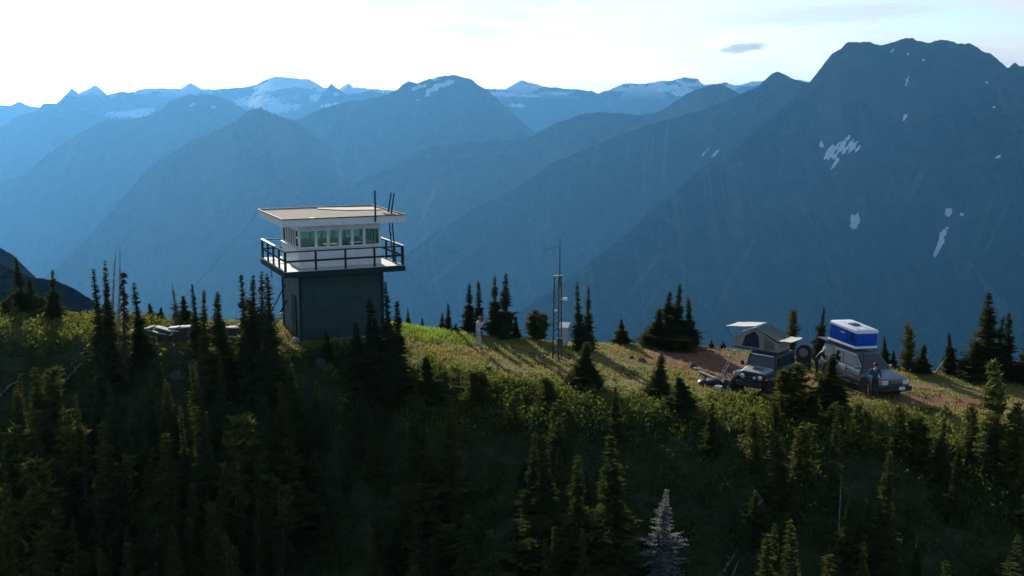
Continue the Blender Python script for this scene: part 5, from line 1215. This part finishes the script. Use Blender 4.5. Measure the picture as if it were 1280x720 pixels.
for s in (-1, 1):
    h_ = MB().lathe([(0, .001), (0, .12), (.05, .115), (.07, .07), (.075, .001)], (1.46, s * .45, .95), (1, 0, 0), 20).build('headlight', m_lamp, jp, smooth=True)
    MB().lathe([(0, .12), (0, .14), (.05, .14), (.05, .12)], (1.462, s * .45, .95), (1, 0, 0), 20).build('headlight_ring', m_black, h_)
    MB().lathe([(0, .001), (0, .06), (.04, .055), (.045, .001)], (1.53, s * .80, .93), (1, 0, 0), 12).build('indicator', m_amber, jp)
    f_ = MB().loft([[(1.50, s * .60, .93), (1.50, s * .93, .90), (1.50, s * .93, .84), (1.50, s * .60, .87)], [(1.32, s * .60, 1.05), (1.32, s * .95, 1.03), (1.32, s * .95, .97), (1.32, s * .60, .99)], [(.72, s * .66, 1.05), (.72, s * .95, 1.03), (.72, s * .95, .97), (.72, s * .66, .99)], [(.45, s * .72, .70), (.45, s * .93, .66), (.45, s * .93, .60), (.45, s * .72, .64)]]).build('front_fender', m_jtop if s > 0 else m_jbody, jp, .01)
    MB().loft([[(-1.0, s * .78, .66), (-1.0, s * .93, .63), (-1.0, s * .93, .58), (-1.0, s * .78, .6)], [(-1.18, s * .78, 1.03), (-1.18, s * .95, 1.01), (-1.18, s * .95, .95), (-1.18, s * .78, .97)], [(-1.75, s * .78, 1.03), (-1.75, s * .95, 1.01), (-1.75, s * .95, .95), (-1.75, s * .78, .97)], [(-1.98, s * .78, .75), (-1.98, s * .93, .72), (-1.98, s * .93, .66), (-1.98, s * .78, .69)]]).build('rear_fender', m_jtop, jp, .01)
    dr = MB().box((-.02, s * .797, .90), (.86, .025, .56)).build('door', m_jbody, jp, .03)
    MB().box((-.35, s * .82, 1.05), (.14, .03, .035)).build('handle', m_black, dr)
    MB().box((-.78, s * .797, .90), (.56, .025, .56)).build('rear_door', m_jbody, jp, .03)
    mr = MB().box((.36, s * .98, 1.30), (.08, .16, .20)).build('mirror', m_black, jp, .02)
    MB().tube((.40, s * .78, 1.22), (.36, s * .93, 1.28), .015).build('mirror_arm', m_black, mr)
    MB().tube((-1.0 + .0, s * .9, .50), (.45, s * .9, .50), .045).build('side_step', m_black, jp)
    MB().box((-2.0, s * .70, 1.0), (.06, .16, .20)).build('tail_light', m_red, jp, .01)
wf = MB()
for s in (-1, 1): wf.tube((.45, s * .71, 1.20), (.28, s * .66, 1.76), .035, .035, 6)
wf.tube((.28, -.66, 1.76), (.28, .66, 1.76), .035).tube((.45, -.71, 1.23), (.45, .71, 1.23), .03); wf.build('windscreen_frame', m_jtop, jp)
cross_win(.435, 1.25, .66, .29, 1.72, .62, jp, 'windscreen', 1, m_darkglass)
MB().tube((.30, -.55, 1.80), (.30, .55, 1.80), .035).build('light_bar', m_lamp, jp)
jlo, jhi = [(-1.98, -.76, 1.19), (.42, -.76, 1.19), (.42, .76, 1.19), (-1.98, .76, 1.19)], [(-1.90, -.66, 1.78), (.26, -.66, 1.78), (.26, .66, 1.78), (-1.90, .66, 1.78)]
ht = MB(); ht.loft([jlo, jhi, [(x * .98, y * .93, 1.83) for (x, y, z) in jhi]]); ht.build('hard_top', m_jtop, jp)
for s in (-1, 1):
    side_win(s, .04, .30, .10, .85, jp, jlo, jhi); side_win(s, .36, .62, .10, .85, jp, jlo, jhi); side_win(s, .68, .94, .10, .85, jp, jlo, jhi)
MB().box((1.66, 0, .62), (.22, 1.30, .20)).build('front_bumper', m_jtop, jp, .03)
wn = MB().lathe([(-.16, .001), (-.16, .08), (.16, .08), (.16, .001)], (1.68, 0, .78), (0, 1, 0), 16).box((1.68, -.24, .78), (.18, .14, .18)).box((1.68, .24, .78), (.18, .14, .18)); wn.build('winch', m_black, jp)
ho = MB().tube((1.77, -.45, .72), (1.72, -.40, .95), .025).tube((1.77, .45, .72), (1.72, .40, .95), .025).tube((1.72, -.40, .95), (1.72, .40, .95), .025); ho.build('bull_bar', m_black, jp)
for s in (-1, 1): MB().lathe([(0, .001), (0, .07), (.06, .065), (.06, .001)], (1.74, s * .28, .98), (1, 0, 0), 14).build('fog_lamp', m_lamp, jp)
MB().box((-2.08, 0, .60), (.16, 1.5, .18)).build('rear_bumper', m_jtop, jp, .02)
MB().box((-.2, 0, .48), (3.0, .7, .22)).tube((1.18, -.75, .43), (1.18, .75, .43), .06).tube((-1.46, -.75, .43), (-1.46, .75, .43), .06).build('chassis', m_black, jp)
for x in (1.18, -1.46):
    for s in (-1, 1): wheel(jp, (x, s * .80, .43), .44, .30, steer=(R(-14) if x > 0 else 0), rim=m_black)
wheel(jp, (-2.20, 0.05, 1.05), .42, .28, axis=(1, 0, 0), name='spare_wheel', rim=m_black)
jx, jy = 11.5, 49.7
MJ = set_on_ground(jp, jx, jy, R(-126), 1.32, .80)
m_canvas = paint('grey_tent_canvas', (0.30, 0.26, 0.21), 0.9, var=0.2, scale=2.5, bump=0.3)
m_fly = paint('grey_green_rainfly', (0.10, 0.13, 0.125), 0.75, var=0.2, scale=3); m_edge = paint('cream_awning', (0.62, 0.60, 0.53), 0.8, var=.12)
ct = empty('canvas_roof_tent'); tag(ct, 'fold-out canvas tent with ridged fly and two awnings on the off-roader', 'tent')
# local: x forward, y across; it folds out to the vehicle's right (picture left)
MB().box((0, 0, .045), (1.42, 1.25, .09)).box((0, -1.22, .045), (1.40, 1.17, .06)).build('base_platform', m_steel, ct, .01)
def sheet(name, mat, pts, par, t=.012, nu=8, nv=8, sag=.0):
    """cloth between four corners, slightly sagging"""
    A, B, C_, D = map(Vector, pts); vs = []; fs = []
    nn = (B - A).cross(D - A).normalized()
    for i in range(nu + 1):
        for j in range(nv + 1):
            u, v_ = i / nu, j / nv; p = A.lerp(B, u).lerp(D.lerp(C_, u), v_)
            p = p + Vector((0, 0, -sag * 4 * u * (1 - u) * (.5 + 2 * v_ * (1 - v_)))) + nn * (.008 * math.sin(u * 17 + v_ * 9)); vs.append(p)
    n0 = len(vs); vs += [p + nn * t for p in vs]
    for i in range(nu):
        for j in range(nv):
            a = i * (nv + 1) + j; b_ = a + 1; c_ = a + nv + 2; d_ = a + nv + 1; fs += [(a, b_, c_, d_), (d_ + n0, c_ + n0, b_ + n0, a + n0)]
    for i in range(nu):
        for j in (0, nv):
            a = i * (nv + 1) + j; d_ = a + nv + 1; fs.append((a, d_, d_ + n0, a + n0) if j == 0 else (a, a + n0, d_ + n0, d_))
    for j in range(nv):
        for i in (0, nu):
            a = i * (nv + 1) + j; b_ = a + 1; fs.append((a, a + n0, b_ + n0, b_) if i == 0 else (a, b_, b_ + n0, a + n0))
    return MB().add(vs, fs).build(name, mat, par, smooth=True)
Y0, Y1, YM, HTT = -1.72, .62, -.60, 1.08     # the two eaves, the ridge, the ridge height
cb = MB()
prof_ = [(Y0, .09), (Y0 + .06, .52), (YM, HTT), (Y1 - .06, .52), (Y1, .09)]
cb.loft([[(-.70, y, z) for (y, z) in prof_], [(-.35, y * 1.0, z + (.015 if i == 2 else -.01)) for i, (y, z) in enumerate(prof_)], [(.35, y, z + (.01 if i == 2 else -.012)) for i, (y, z) in enumerate(prof_)], [(.70, y, z) for (y, z) in prof_]]); cbo = cb.build('tent_body', m_canvas, ct)
MB().add([(.712, -1.25, .16), (.712, -.35, .16), (.712, -.42, .70), (.712, -.64, .95), (.712, -1.12, .66)], [(0, 1, 2, 3, 4)]).build('end_window', m_mesh, cbo)
MB().add([(.712, -.15, .16), (.712, .42, .16), (.712, .38, .46), (.712, -.15, .74)], [(0, 1, 2, 3)]).build('end_flap', m_fly, cbo)
sheet('rainfly', m_fly, ((-.82, YM, HTT + .06), (.82, YM, HTT + .06), (.82, Y0 - .08, .64), (-.82, Y0 - .08, .64)), ct, sag=.02)
sheet('rainfly', m_fly, ((.82, YM, HTT + .06), (-.82, YM, HTT + .06), (-.82, Y1 + .06, .62), (.82, Y1 + .06, .62)), ct, sag=.02)
sheet('awning', m_edge, ((-.75, YM - .1, HTT + .11), (.75, YM - .1, HTT + .11), (.75, Y0 - .45, 1.0), (-.75, Y0 - .45, 1.0)), ct, sag=.03)
sheet('awning', m_edge, ((.75, Y1 - .02, .66), (-.75, Y1 - .02, .66), (-.75, Y1 + .62, .70), (.75, Y1 + .62, .70)), ct, sag=.03)
for x in (-.68, .68):
    MB().tube((x, Y0, .35), (x, Y0 - .43, 1.0), .012).build('awning_pole', m_steel, ct); MB().tube((x, Y1, .30), (x, Y1 + .60, .70), .012).build('awning_pole', m_steel, ct)
MT = MJ @ Matrix.Translation((-.65, .05, 1.90)); ct.matrix_world = MT; ct.location, ct.rotation_euler, ct.scale = MT.translation, MT.to_euler(), (.95, .95, .95)
rk = MB()
for x in (.1, -.6, -1.3): rk.box((x, 0, 1.865), (.05, 1.35, .05))
rk.build('roof_rack', m_black, jp)
lt = MT @ Vector((.15, Y0 + .02, .05)); gp = hit(905, 466); gp = Vector((gp.x, gp.y, gp.z))
dirl = (gp - lt)
inv = MT.inverted(); A = inv @ lt; Bq = inv @ Vector((lt.x - .95, lt.y - .55, gz(lt.x - .95, lt.y - .55)))
ld = MB()
for s in (-.19, .19): ld.tube(A + Vector((s, 0, .15)), Bq + Vector((s, 0, 0)), .022, .022, 6)
lad2 = ld.build('ladder', m_steel, ct)
for k in range(8):
    p = A.lerp(Bq, (k + .4) / 8); MB().tube(p + Vector((-.19, 0, 0)), p + Vector((.19, 0, 0)), .018, .018, 6).build('rung', m_chrome, lad2)

# ------------------------------------------------------------------ camp gear
def place(o, p, rz=0): o.location = p; o.rotation_euler = (0, 0, rz)
bx_ = empty('storage_box'); tag(bx_, 'open black storage box standing on the dirt between the vehicles', 'box')
MB().box((0, 0, .17), (.75, .45, .34)).build('box_body', m_black, bx_, .03)
MB().box((0, .26, .52), (.75, .05, .42), Matrix.Rotation(R(-15), 3, 'X')).build('lid', m_black, bx_, .02)
MB().box((0.05, -.25, .30), (.6, .05, .04)).build('latch', m_steel, bx_)
p = hit(1004, 462); place(bx_, p, R(-15))
tp = empty('gear_pile'); tag(tp, 'dark heap of gear bags on the dirt left of the off-roader', 'bags')
for i, (x, y, s_) in enumerate(((0, 0, .34), (.5, -.1, .26), (-.42, .12, .28))):
    vs = []; fs = []; n1_, n2_ = 12, 8
    for j in range(n2_ + 1):
        for k in range(n1_):
            a = k / n1_ * 6.283; e = -1.2 + 2.77 * j / n2_; rr_ = math.cos(min(e, 1.57)) * (1 + .15 * math.sin(a * 3 + i) + .1 * math.sin(a * 5 + j))
            vs.append((x + s_ * 1.25 * rr_ * math.cos(a), y + s_ * rr_ * math.sin(a), s_ * .45 + s_ * .55 * math.sin(e)))
    for j in range(n2_):
        for k in range(n1_): fs.append((j * n1_ + k, j * n1_ + (k + 1) % n1_, (j + 1) * n1_ + (k + 1) % n1_, (j + 1) * n1_ + k))
    bg_ = MB().add(vs, fs).build('bag', m_black, tp, smooth=True)
    MB().tube((x - .1, y, s_ * .95), (x + .12, y, s_ * .97), .02).build('handle', m_bdark, bg_)
p = hit(892, 482); place(tp, p, .2)
bo = MB().lathe([(.0, .001), (.0, .12), (.16, .17), (.18, .17), (.03, .11), (.03, .001)], (0, 0, 0), (0, 0, 1), 20).build('wash_basin', m_wp, None, smooth=True); tag(bo, 'small white basin on the ground in front of the gear bags', 'basin')
p = hit(897, 487); place(bo, p + Vector((0, -.15, .02)))
# ------------------------------------------------------------------ weathered lumber, stones, logs
m_board = paint('bleached_boards', (0.62, 0.59, 0.52), 0.8, var=0.3, scale=4, bump=0.3)
m_oldlog = paint('grey_timber', (0.075, 0.066, 0.058), 0.9, var=0.4, scale=5, bump=0.4)
m_stone = paint('pale_stone', (0.52, 0.50, 0.47), 0.9, var=0.3, scale=3, bump=0.5)
rl = random.Random(21)
def plank_run(name, label, px0, py0, px1, py1, n, mat, cat, wdt=.2, th=.05, hz=0.0, jit=.25, Ln=1.4):
    a, b_ = hit(px0, py0), hit(px1, py1)
    for i in range(n): pass
# crib of old timbers along the crest
def timber(name, p, L, w2, h2, rz, ry, mat, label, cat, group):
    o = MB().box((0, 0, 0), (L, w2, h2)).build(name, mat, None, .012); o.location = p; o.rotation_euler = (rl.uniform(-.1, .1), ry, rz); tag(o, label, cat, group); return o
cr = empty('timber_crib'); tag(cr, 'long low crib wall of dark weathered timbers on the crest left of the tower', 'timber wall')
pa, pb = at(197, 410, 52.3), at(300, 405, 52.9); pa.z = gz(pa.x, pa.y); pb.z = gz(pb.x, pb.y)
cr.location = pa; dv = pb - pa; cr.rotation_euler = (0, 0, math.atan2(dv.y, dv.x)); Lc = dv.length
for k in range(3):
    m_ = MB(); x = 0
    while x < Lc:
        l_ = rl.uniform(1.0, 2.0); m_.box((x + l_ / 2, rl.uniform(-.04, .04), -.10 + k * .22), (l_ - .03, .24, .20), Matrix.Rotation(rl.uniform(-.02, .02), 3, 'Y')); x += l_
    m_.build('timber_course', m_oldlog, cr, .015)
m_ = MB()
for k in range(5): m_.box((k * Lc / 4, .05, .1), (.16, .4, .9))
m_.build('crib_post', m_oldlog, cr, .01)
places = [('bleached board lying at the left end of the lumber by the pole', 176, 417, .9, .35), ('white bent board on top of the left lumber heap', 183, 411, .8, -.3), ('bleached board sloping right on the left lumber heap', 190, 414, .75, .4),
          ('bleached board at the foot of the left lumber heap', 174, 422, .7, -.5), ('short white board in the grass under the left heap', 185, 421, .5, -.2), ('thin grey board along the top of the dark crib', 206, 411, 1.1, .12),
          ('thin pale board low on the face of the crib', 208, 417, .7, .1), ('white board over the middle of the crib, upper of two', 221, 409, .8, -.1), ('white board over the middle of the crib, lower of two', 224, 413, .9, .05),
          ('white board right of the stacked pair on the crib', 231, 408, .7, .0), ('long white board at the right of the crib', 243, 408, 1.3, -.04), ('wide white board between the large fir and the spires', 286, 409, 1.2, .0),
          ('white board below the wide one near the four spires', 291, 420, 1.0, .05), ('short white board low beside the four spires', 287, 426, .7, .0)]
for (lb, px, py, L_, ry) in places:
    p = at(px, py, 51.6 if px < 260 else 50.9); zg = gz(p.x, p.y); p.z = max(p.z, zg + .06)
    o = timber('board', p, L_, .30, .06, rl.uniform(-.5, .5), ry, m_board, lb, 'board', 'bleached boards on the crest')
    if p.z - zg > .12:
        s_ = MB().box((0, 0, -(p.z - zg) / 2 - .04), (L_ * .6, .22, p.z - zg)).build('bearer', m_oldlog, o)
def rock(p, s_, label, group, mat=None, seed=0):
    q_ = random.Random(seed); bm = bmesh.new(); bmesh.ops.create_icosphere(bm, subdivisions=3, radius=1.0)
    sx_, sy_, sz_ = q_.uniform(.8, 1.3), q_.uniform(.7, 1.1), q_.uniform(.5, .8)
    for v_ in bm.verts:
        n_ = v_.co.copy(); k = 1 + .22 * float(fbm(np.array(n_.x * 1.4 + seed), np.array(n_.y * 1.4 + n_.z * 1.9), 4, seed))
        for pl in range(4):
            pn = Vector((math.sin(pl * 2.1 + seed), math.cos(pl * 1.7 + seed), .5)).normalized(); dd = n_.dot(pn)
            if dd > .72: k *= .72 / dd
        v_.co = Vector((n_.x * sx_, n_.y * sy_, n_.z * sz_)) * k * s_
    me = bpy.data.meshes.new('boulder'); bm.to_mesh(me); bm.free(); me.materials.append(mat or m_stone)
    o = link('boulder', me); o.location = p; o.rotation_euler = (0, 0, q_.uniform(0, 6)); tag(o, label, 'boulder', group); return o
for i, (px, py, s_, lb) in enumerate([(349, 398, .20, 'pale stone highest of the stones against the left tower wall'), (345, 403, .17, 'pale stone second from the top by the left tower wall'), (340, 407, .16, 'pale stone lowest of the lit stones by the left tower wall'), (352, 393, .12, 'small pale stone tucked high against the tower wall'),
                                      (369, 427, .24, 'long pale stone at the near left corner of the tower'), (1254, 498, .1, 'small white stone on the meadow at the right')]):
    p = hit(px, py)
    if i < 4: p = at(px, py, 52.3); p.z = max(p.z, gz(p.x, p.y) + .05)
    rock(p + Vector((0, 0, .03)), s_, lb, 'pale stones', seed=i + 3)
    if i < 4:
        zg = gz(p.x, p.y)
m_drock = paint('lichened_rock', (0.075, 0.07, 0.062), 0.95, var=0.4, scale=4, bump=0.6, dirt=(.07, .08, .05))
for i, (px, py, s_, lb) in enumerate([(96, 425, .3, 'grey outcrop on the bank left of the dead-topped cluster'), (110, 438, .2, 'grey boulder right under the left bank outcrop'), (802, 452, .28, 'grey boulder in the meadow below the lone skyline fir'), (790, 448, .18, 'small grey boulder beside the larger meadow boulder'),
                                      (610, 462, .25, 'flat grey rock in the grass beside the watcher shadow'), (866, 458, .22, 'dark rock at the edge of the red dirt'), (400, 455, .45, 'dark rock below the tower foot'), (225, 470, .4, 'dark rock face below the lumber'),
                                      (245, 455, .45, 'brown rock face below the crib'), (350, 455, .35, 'brown rock under the near left tower corner')]):
    rock(hit(px, py), s_, lb, 'dark rocks', m_drock, seed=i + 31)
def log(px0, py0, px1, py1, r_, label, mat=None):
    a, b_ = hit(px0, py0), hit(px1, py1); d_ = b_ - a
    o = MB().path([(0, 0, r_ * .8), tuple(d_ * .5 + Vector((0, 0, r_ + .12))), tuple(d_ + Vector((0, 0, r_ * .8)))], [r_, r_ * .85, r_ * .5], 8).build('fallen_log', mat or m_dead, None, smooth=True); o.location = a
    for k in range(4):
        p0 = d_ * (.3 + .17 * k) + Vector((0, 0, r_)); MB().tube(p0, p0 + Vector((rl.uniform(-.3, .3), rl.uniform(-.2, .2), rl.uniform(.15, .4))), r_ * .25, r_ * .1, 5).build('branch_stub', mat or m_dead, o)
    tag(o, label, 'log', 'fallen bleached logs')
log(57, 514, 102, 458, .07, 'long bleached log lying down the bank at the left'); log(875, 466, 915, 490, .06, 'thin dead log on the grass edge below the red dirt'); log(868, 462, 884, 470, .05, 'short dead log beside the longer one below the red dirt')
log(905, 718, 918, 700, .05, 'pale broken log at the bottom of the picture'); log(0, 500, 24, 478, .05, 'thin bleached log at the left edge of the bank')

# ------------------------------------------------------------------ people
def person_mesh(name, J, mats, zones, parent):
    """J: list of (position, radius, parent index, zone); one continuous skinned body"""
    me = bpy.data.meshes.new(name); me.from_pydata([j[0] for j in J], [(j[2], i) for i, j in enumerate(J) if j[2] is not None], [])
    o = link(name, me); sm = o.modifiers.new('skin', 'SKIN'); sk = me.skin_vertices[0].data
    for i, j in enumerate(J): sk[i].radius = (j[1], j[1] if len(j) < 5 else j[4])
    sk[0].use_root = True; sm.use_smooth_shade = True
    ss = o.modifiers.new('sub', 'SUBSURF'); ss.levels = 2; ss.render_levels = 2
    dg = bpy.context.evaluated_depsgraph_get(); dg.update(); me2 = bpy.data.meshes.new_from_object(o.evaluated_get(dg))
    bpy.data.objects.remove(o); o = link(name, me2, parent); me2.materials.clear()
    for m_ in mats: me2.materials.append(m_)
    segs = [(Vector(J[j[2]][0]), Vector(j[0]), j[3]) for j in J if j[2] is not None]
    for pol in me2.polygons:
        c_ = pol.center; best = None
        for a, b_, zn in segs:
            ab = b_ - a; t = max(0, min(1, (c_ - a).dot(ab) / max(1e-9, ab.length_squared))); d_ = (a + ab * t - c_).length
            if best is None or d_ < best[0]: best = (d_, zn)
        pol.material_index = best[1]
    return o
m_skin = paint('skin', (0.42, 0.25, 0.18), 0.55, var=.1); m_hair = paint('dark_hair', (0.03, 0.02, 0.015), 0.7, var=.2); m_boot = paint('boots', (0.03, 0.025, 0.02), 0.7)
def person(label, loc, heading, height, pose, cols):
    """pose: joint positions in a 1.75 m figure facing +x; cols: shirt, trousers, headwear material"""
    root = empty('person', loc, heading); k = height / 1.75; root.scale = (k, k, k); tag(root, label, 'person')
    P_ = pose; V = lambda q_: Vector(q_)
    J = []
    def add(p, r_, par, z, r2=None): J.append((tuple(p), r_, par, z) if r2 is None else (tuple(p), r_, par, z, r2)); return len(J) - 1
    pel = add(P_['pelvis'], .135, None, 1, .115); wa = add(V(P_['pelvis']).lerp(V(P_['chest']), .5), .125, pel, 0, .11); chs = add(P_['chest'], .15, wa, 0, .125)
    nk = add(P_['neck'], .058, chs, 2); hb = add(V(P_['neck']).lerp(V(P_['head']), .55), .068, nk, 2); hc = add(P_['head'], .088, hb, 2, .10)
    hdv = (V(P_['head']) - V(P_['neck'])).normalized(); ht_ = add(V(P_['head']) + hdv * .075, .070, hc, 2, .08)
    face = V(P_.get('face', (1, 0, 0))).normalized()
    add(V(P_['head']) + face * .105 - hdv * .01, .016, hc, 2)
    for s in ('l', 'r'):
        hip = add(P_['hip_' + s], .095, pel, 1); kn = add(P_['knee_' + s], .062, hip, 1); kc = add(V(P_['knee_' + s]).lerp(V(P_['ank_' + s]), .35), .058, kn, 1); an_ = add(P_['ank_' + s], .042, kc, 1)
        fd = V(P_.get('footdir', (1, 0, 0))); add(V(P_['ank_' + s]) + Vector((-.05, 0, -.05)), .038, an_, 3); ft = add(V(P_['ank_' + s]) + fd * .10 + Vector((0, 0, -.045)), .040, an_, 3, .032); add(V(P_['ank_' + s]) + fd * .18 + Vector((0, 0, -.055)), .030, ft, 3, .024)
        sh = add(P_['sh_' + s], .070, chs, 0); el = add(P_['el_' + s], .046, sh, 0); wr = add(P_['wr_' + s], .030, el, 0)
        d_ = (V(P_['wr_' + s]) - V(P_['el_' + s])).normalized(); sd_ = d_.orthogonal().normalized(); pl = add(V(P_['wr_' + s]) + d_ * .055, .030, wr, 2, .018)
        cu = d_.cross(sd_)
        for q_, (o_, l_) in enumerate(((-.030, .065), (-.010, .075), (.010, .070), (.030, .055))):
            f0 = add(V(P_['wr_' + s]) + d_ * .09 + sd_ * o_, .009, pl, 2); f1 = add(V(J[f0][0]) + d_ * l_ * .55 + cu * .012, .008, f0, 2); add(V(J[f1][0]) + d_ * l_ * .35 + cu * .03, .007, f1, 2)
        t0 = add(V(P_['wr_' + s]) + d_ * .045 + sd_ * .035, .010, pl, 2); add(V(J[t0][0]) + d_ * .04 + sd_ * .02, .009, t0, 2)
    b_ = person_mesh('body', J, [cols[0], cols[1], m_skin, m_boot], None, root)
    # cap or hair over the skull, eyes
    hp = V(P_['head']) + hdv * .045 - face * .012
    m_ = MB().lathe([(-.07, .104), (-.02, .112), (.03, .105), (.07, .075), (.092, .035), (.097, .001)], hp, (hdv - face * .25), 16)
    if cols[3] == 'cap':
        m_.lathe([(0, .001), (0, .07), (.012, .07), (.012, .001)], hp + face * .10 + hdv * .0, (hdv + face * .15), 14)
    m_.build('cap' if cols[3] == 'cap' else 'hair', cols[2], root, smooth=True)
    sd_ = face.cross(hdv).normalized()
    for s in (-1, 1):
        MB().lathe([(-.01, .001), (-.007, .009), (0, .012), (.007, .009), (.01, .001)], V(P_['head']) + face * .088 + sd_ * s * .032 + hdv * .018, face, 8).build('eye', m_black, root, smooth=True)
        MB().lathe([(-.008, .001), (-.008, .026), (.008, .022), (.008, .001)], V(P_['head']) + sd_ * s * .092 - hdv * .005, sd_, 8).build('ear', m_skin, root, smooth=True)
    m_ = MB().tube(V(P_['head']) + face * .092 - hdv * .042 - sd_ * .024, V(P_['head']) + face * .092 - hdv * .042 + sd_ * .024, .005); m_.build('mouth', m_red, root)
    return root
stand = dict(pelvis=(0, 0, .95), chest=(.0, 0, 1.30), neck=(.02, 0, 1.48), head=(.035, 0, 1.615), hip_l=(0, .09, .90), hip_r=(0, -.09, .90), knee_l=(.02, .10, .49), knee_r=(.02, -.10, .49), ank_l=(-.02, .11, .09), ank_r=(-.02, -.11, .09),
             sh_l=(0, .185, 1.41), sh_r=(0, -.185, 1.41), el_l=(-.03, .24, 1.13), el_r=(-.03, -.24, 1.13), wr_l=(.08, .23, .90), wr_r=(.08, -.23, .90))
def pose(**k): d_ = dict(stand); d_.update(k); return d_
m_ltj = paint('light_grey_jacket', (0.50, 0.53, 0.55), 0.8, var=.1); m_ltt = paint('pale_grey_trousers', (0.36, 0.37, 0.36), 0.85, var=.12)
m_cap = paint('brown_cap', (0.16, 0.10, 0.07), 0.85); m_teal = paint('teal_jacket', (0.012, 0.075, 0.085), 0.8, var=.15); m_dk = paint('dark_trousers', (0.015, 0.022, 0.030), 0.85, var=.15)
m_blk = paint('black_jacket', (0.02, 0.02, 0.022), 0.85, var=.2); m_whitecap = paint('white_cap', (0.72, 0.70, 0.66), 0.8)
p = hit(598, 436); p.y = 54; p.x = at(598, 436, 54).x; p.z = gz(p.x, p.y)
w1_ = person('person in pale grey clothes and cap standing side-on, hands raised to the face', p, R(-8), 1.78,
       pose(chest=(-.02, 0, 1.31), neck=(.04, 0, 1.47), head=(.10, 0, 1.585), face=(1, 0, -.12), el_l=(.16, .25, 1.22), wr_l=(.24, .12, 1.44), el_r=(.16, -.24, 1.20), wr_r=(.25, -.10, 1.42), ank_l=(.08, .10, .09), knee_l=(.09, .10, .49), ank_r=(-.14, -.10, .09), knee_r=(-.03, -.10, .49)), (m_ltj, m_ltt, m_cap, 'cap'))
bi = empty('binoculars', (0, 0, 0)); tag(bi, 'small dark binoculars held up by the person in pale grey', 'binoculars')
for s in (-1, 1): MB().tube((0, s * .035, 0), (.13, s * .035, -.015), .022, .03, 12).build('barrel', m_black, bi, smooth=True)
MB().box((.06, 0, .0), (.05, .05, .02)).build('bridge', m_black, bi)
k_ = 1.78 / 1.75; hl = Matrix.Rotation(R(-8), 3, 'Z') @ (Vector((.215, 0, 1.60)) * k_); bi.location = p + hl; bi.rotation_euler = (0, 0, R(-8))
# in front of the wagon: seen from behind, by the right headlight
q0 = hit(1093, 486); loc2 = Vector((at(1093, 486, 49.3).x, 49.3, 0)); loc2.z = gz(loc2.x, loc2.y)
person('person in a teal jacket standing at the front wing of the grey wagon', loc2, R(60), 1.72,
       pose(head=(.06, 0, 1.60), face=(1, .2, -.3), el_l=(.10, .25, 1.17), wr_l=(.33, .20, 1.10), el_r=(.05, -.25, 1.15), wr_r=(.28, -.18, 1.02), ank_l=(.10, .12, .09)), (m_teal, m_dk, m_hair, 'hair'))
MBg = MB(); towel = MBg.add([], []) if False else None
# behind the wagon, leaning over its tail by the spare wheel
loc3 = at(1021, 461, 53.0); loc3 = Vector((loc3.x, 53.0, gz(loc3.x, 53.0)))
person('person in black with a white cap bending at the tail of the grey wagon', loc3, R(-20), 1.72,
       pose(pelvis=(-.05, 0, .92), chest=(.16, 0, 1.20), neck=(.28, 0, 1.34), head=(.36, 0, 1.45), face=(1, 0, -.5), sh_l=(.20, .18, 1.28), sh_r=(.20, -.18, 1.28), el_l=(.34, .22, 1.04), wr_l=(.52, .16, .94), el_r=(.34, -.22, 1.04), wr_r=(.52, -.16, .94), hip_l=(-.05, .09, .88), hip_r=(-.05, -.09, .88)), (m_blk, m_dk, m_whitecap, 'cap'))
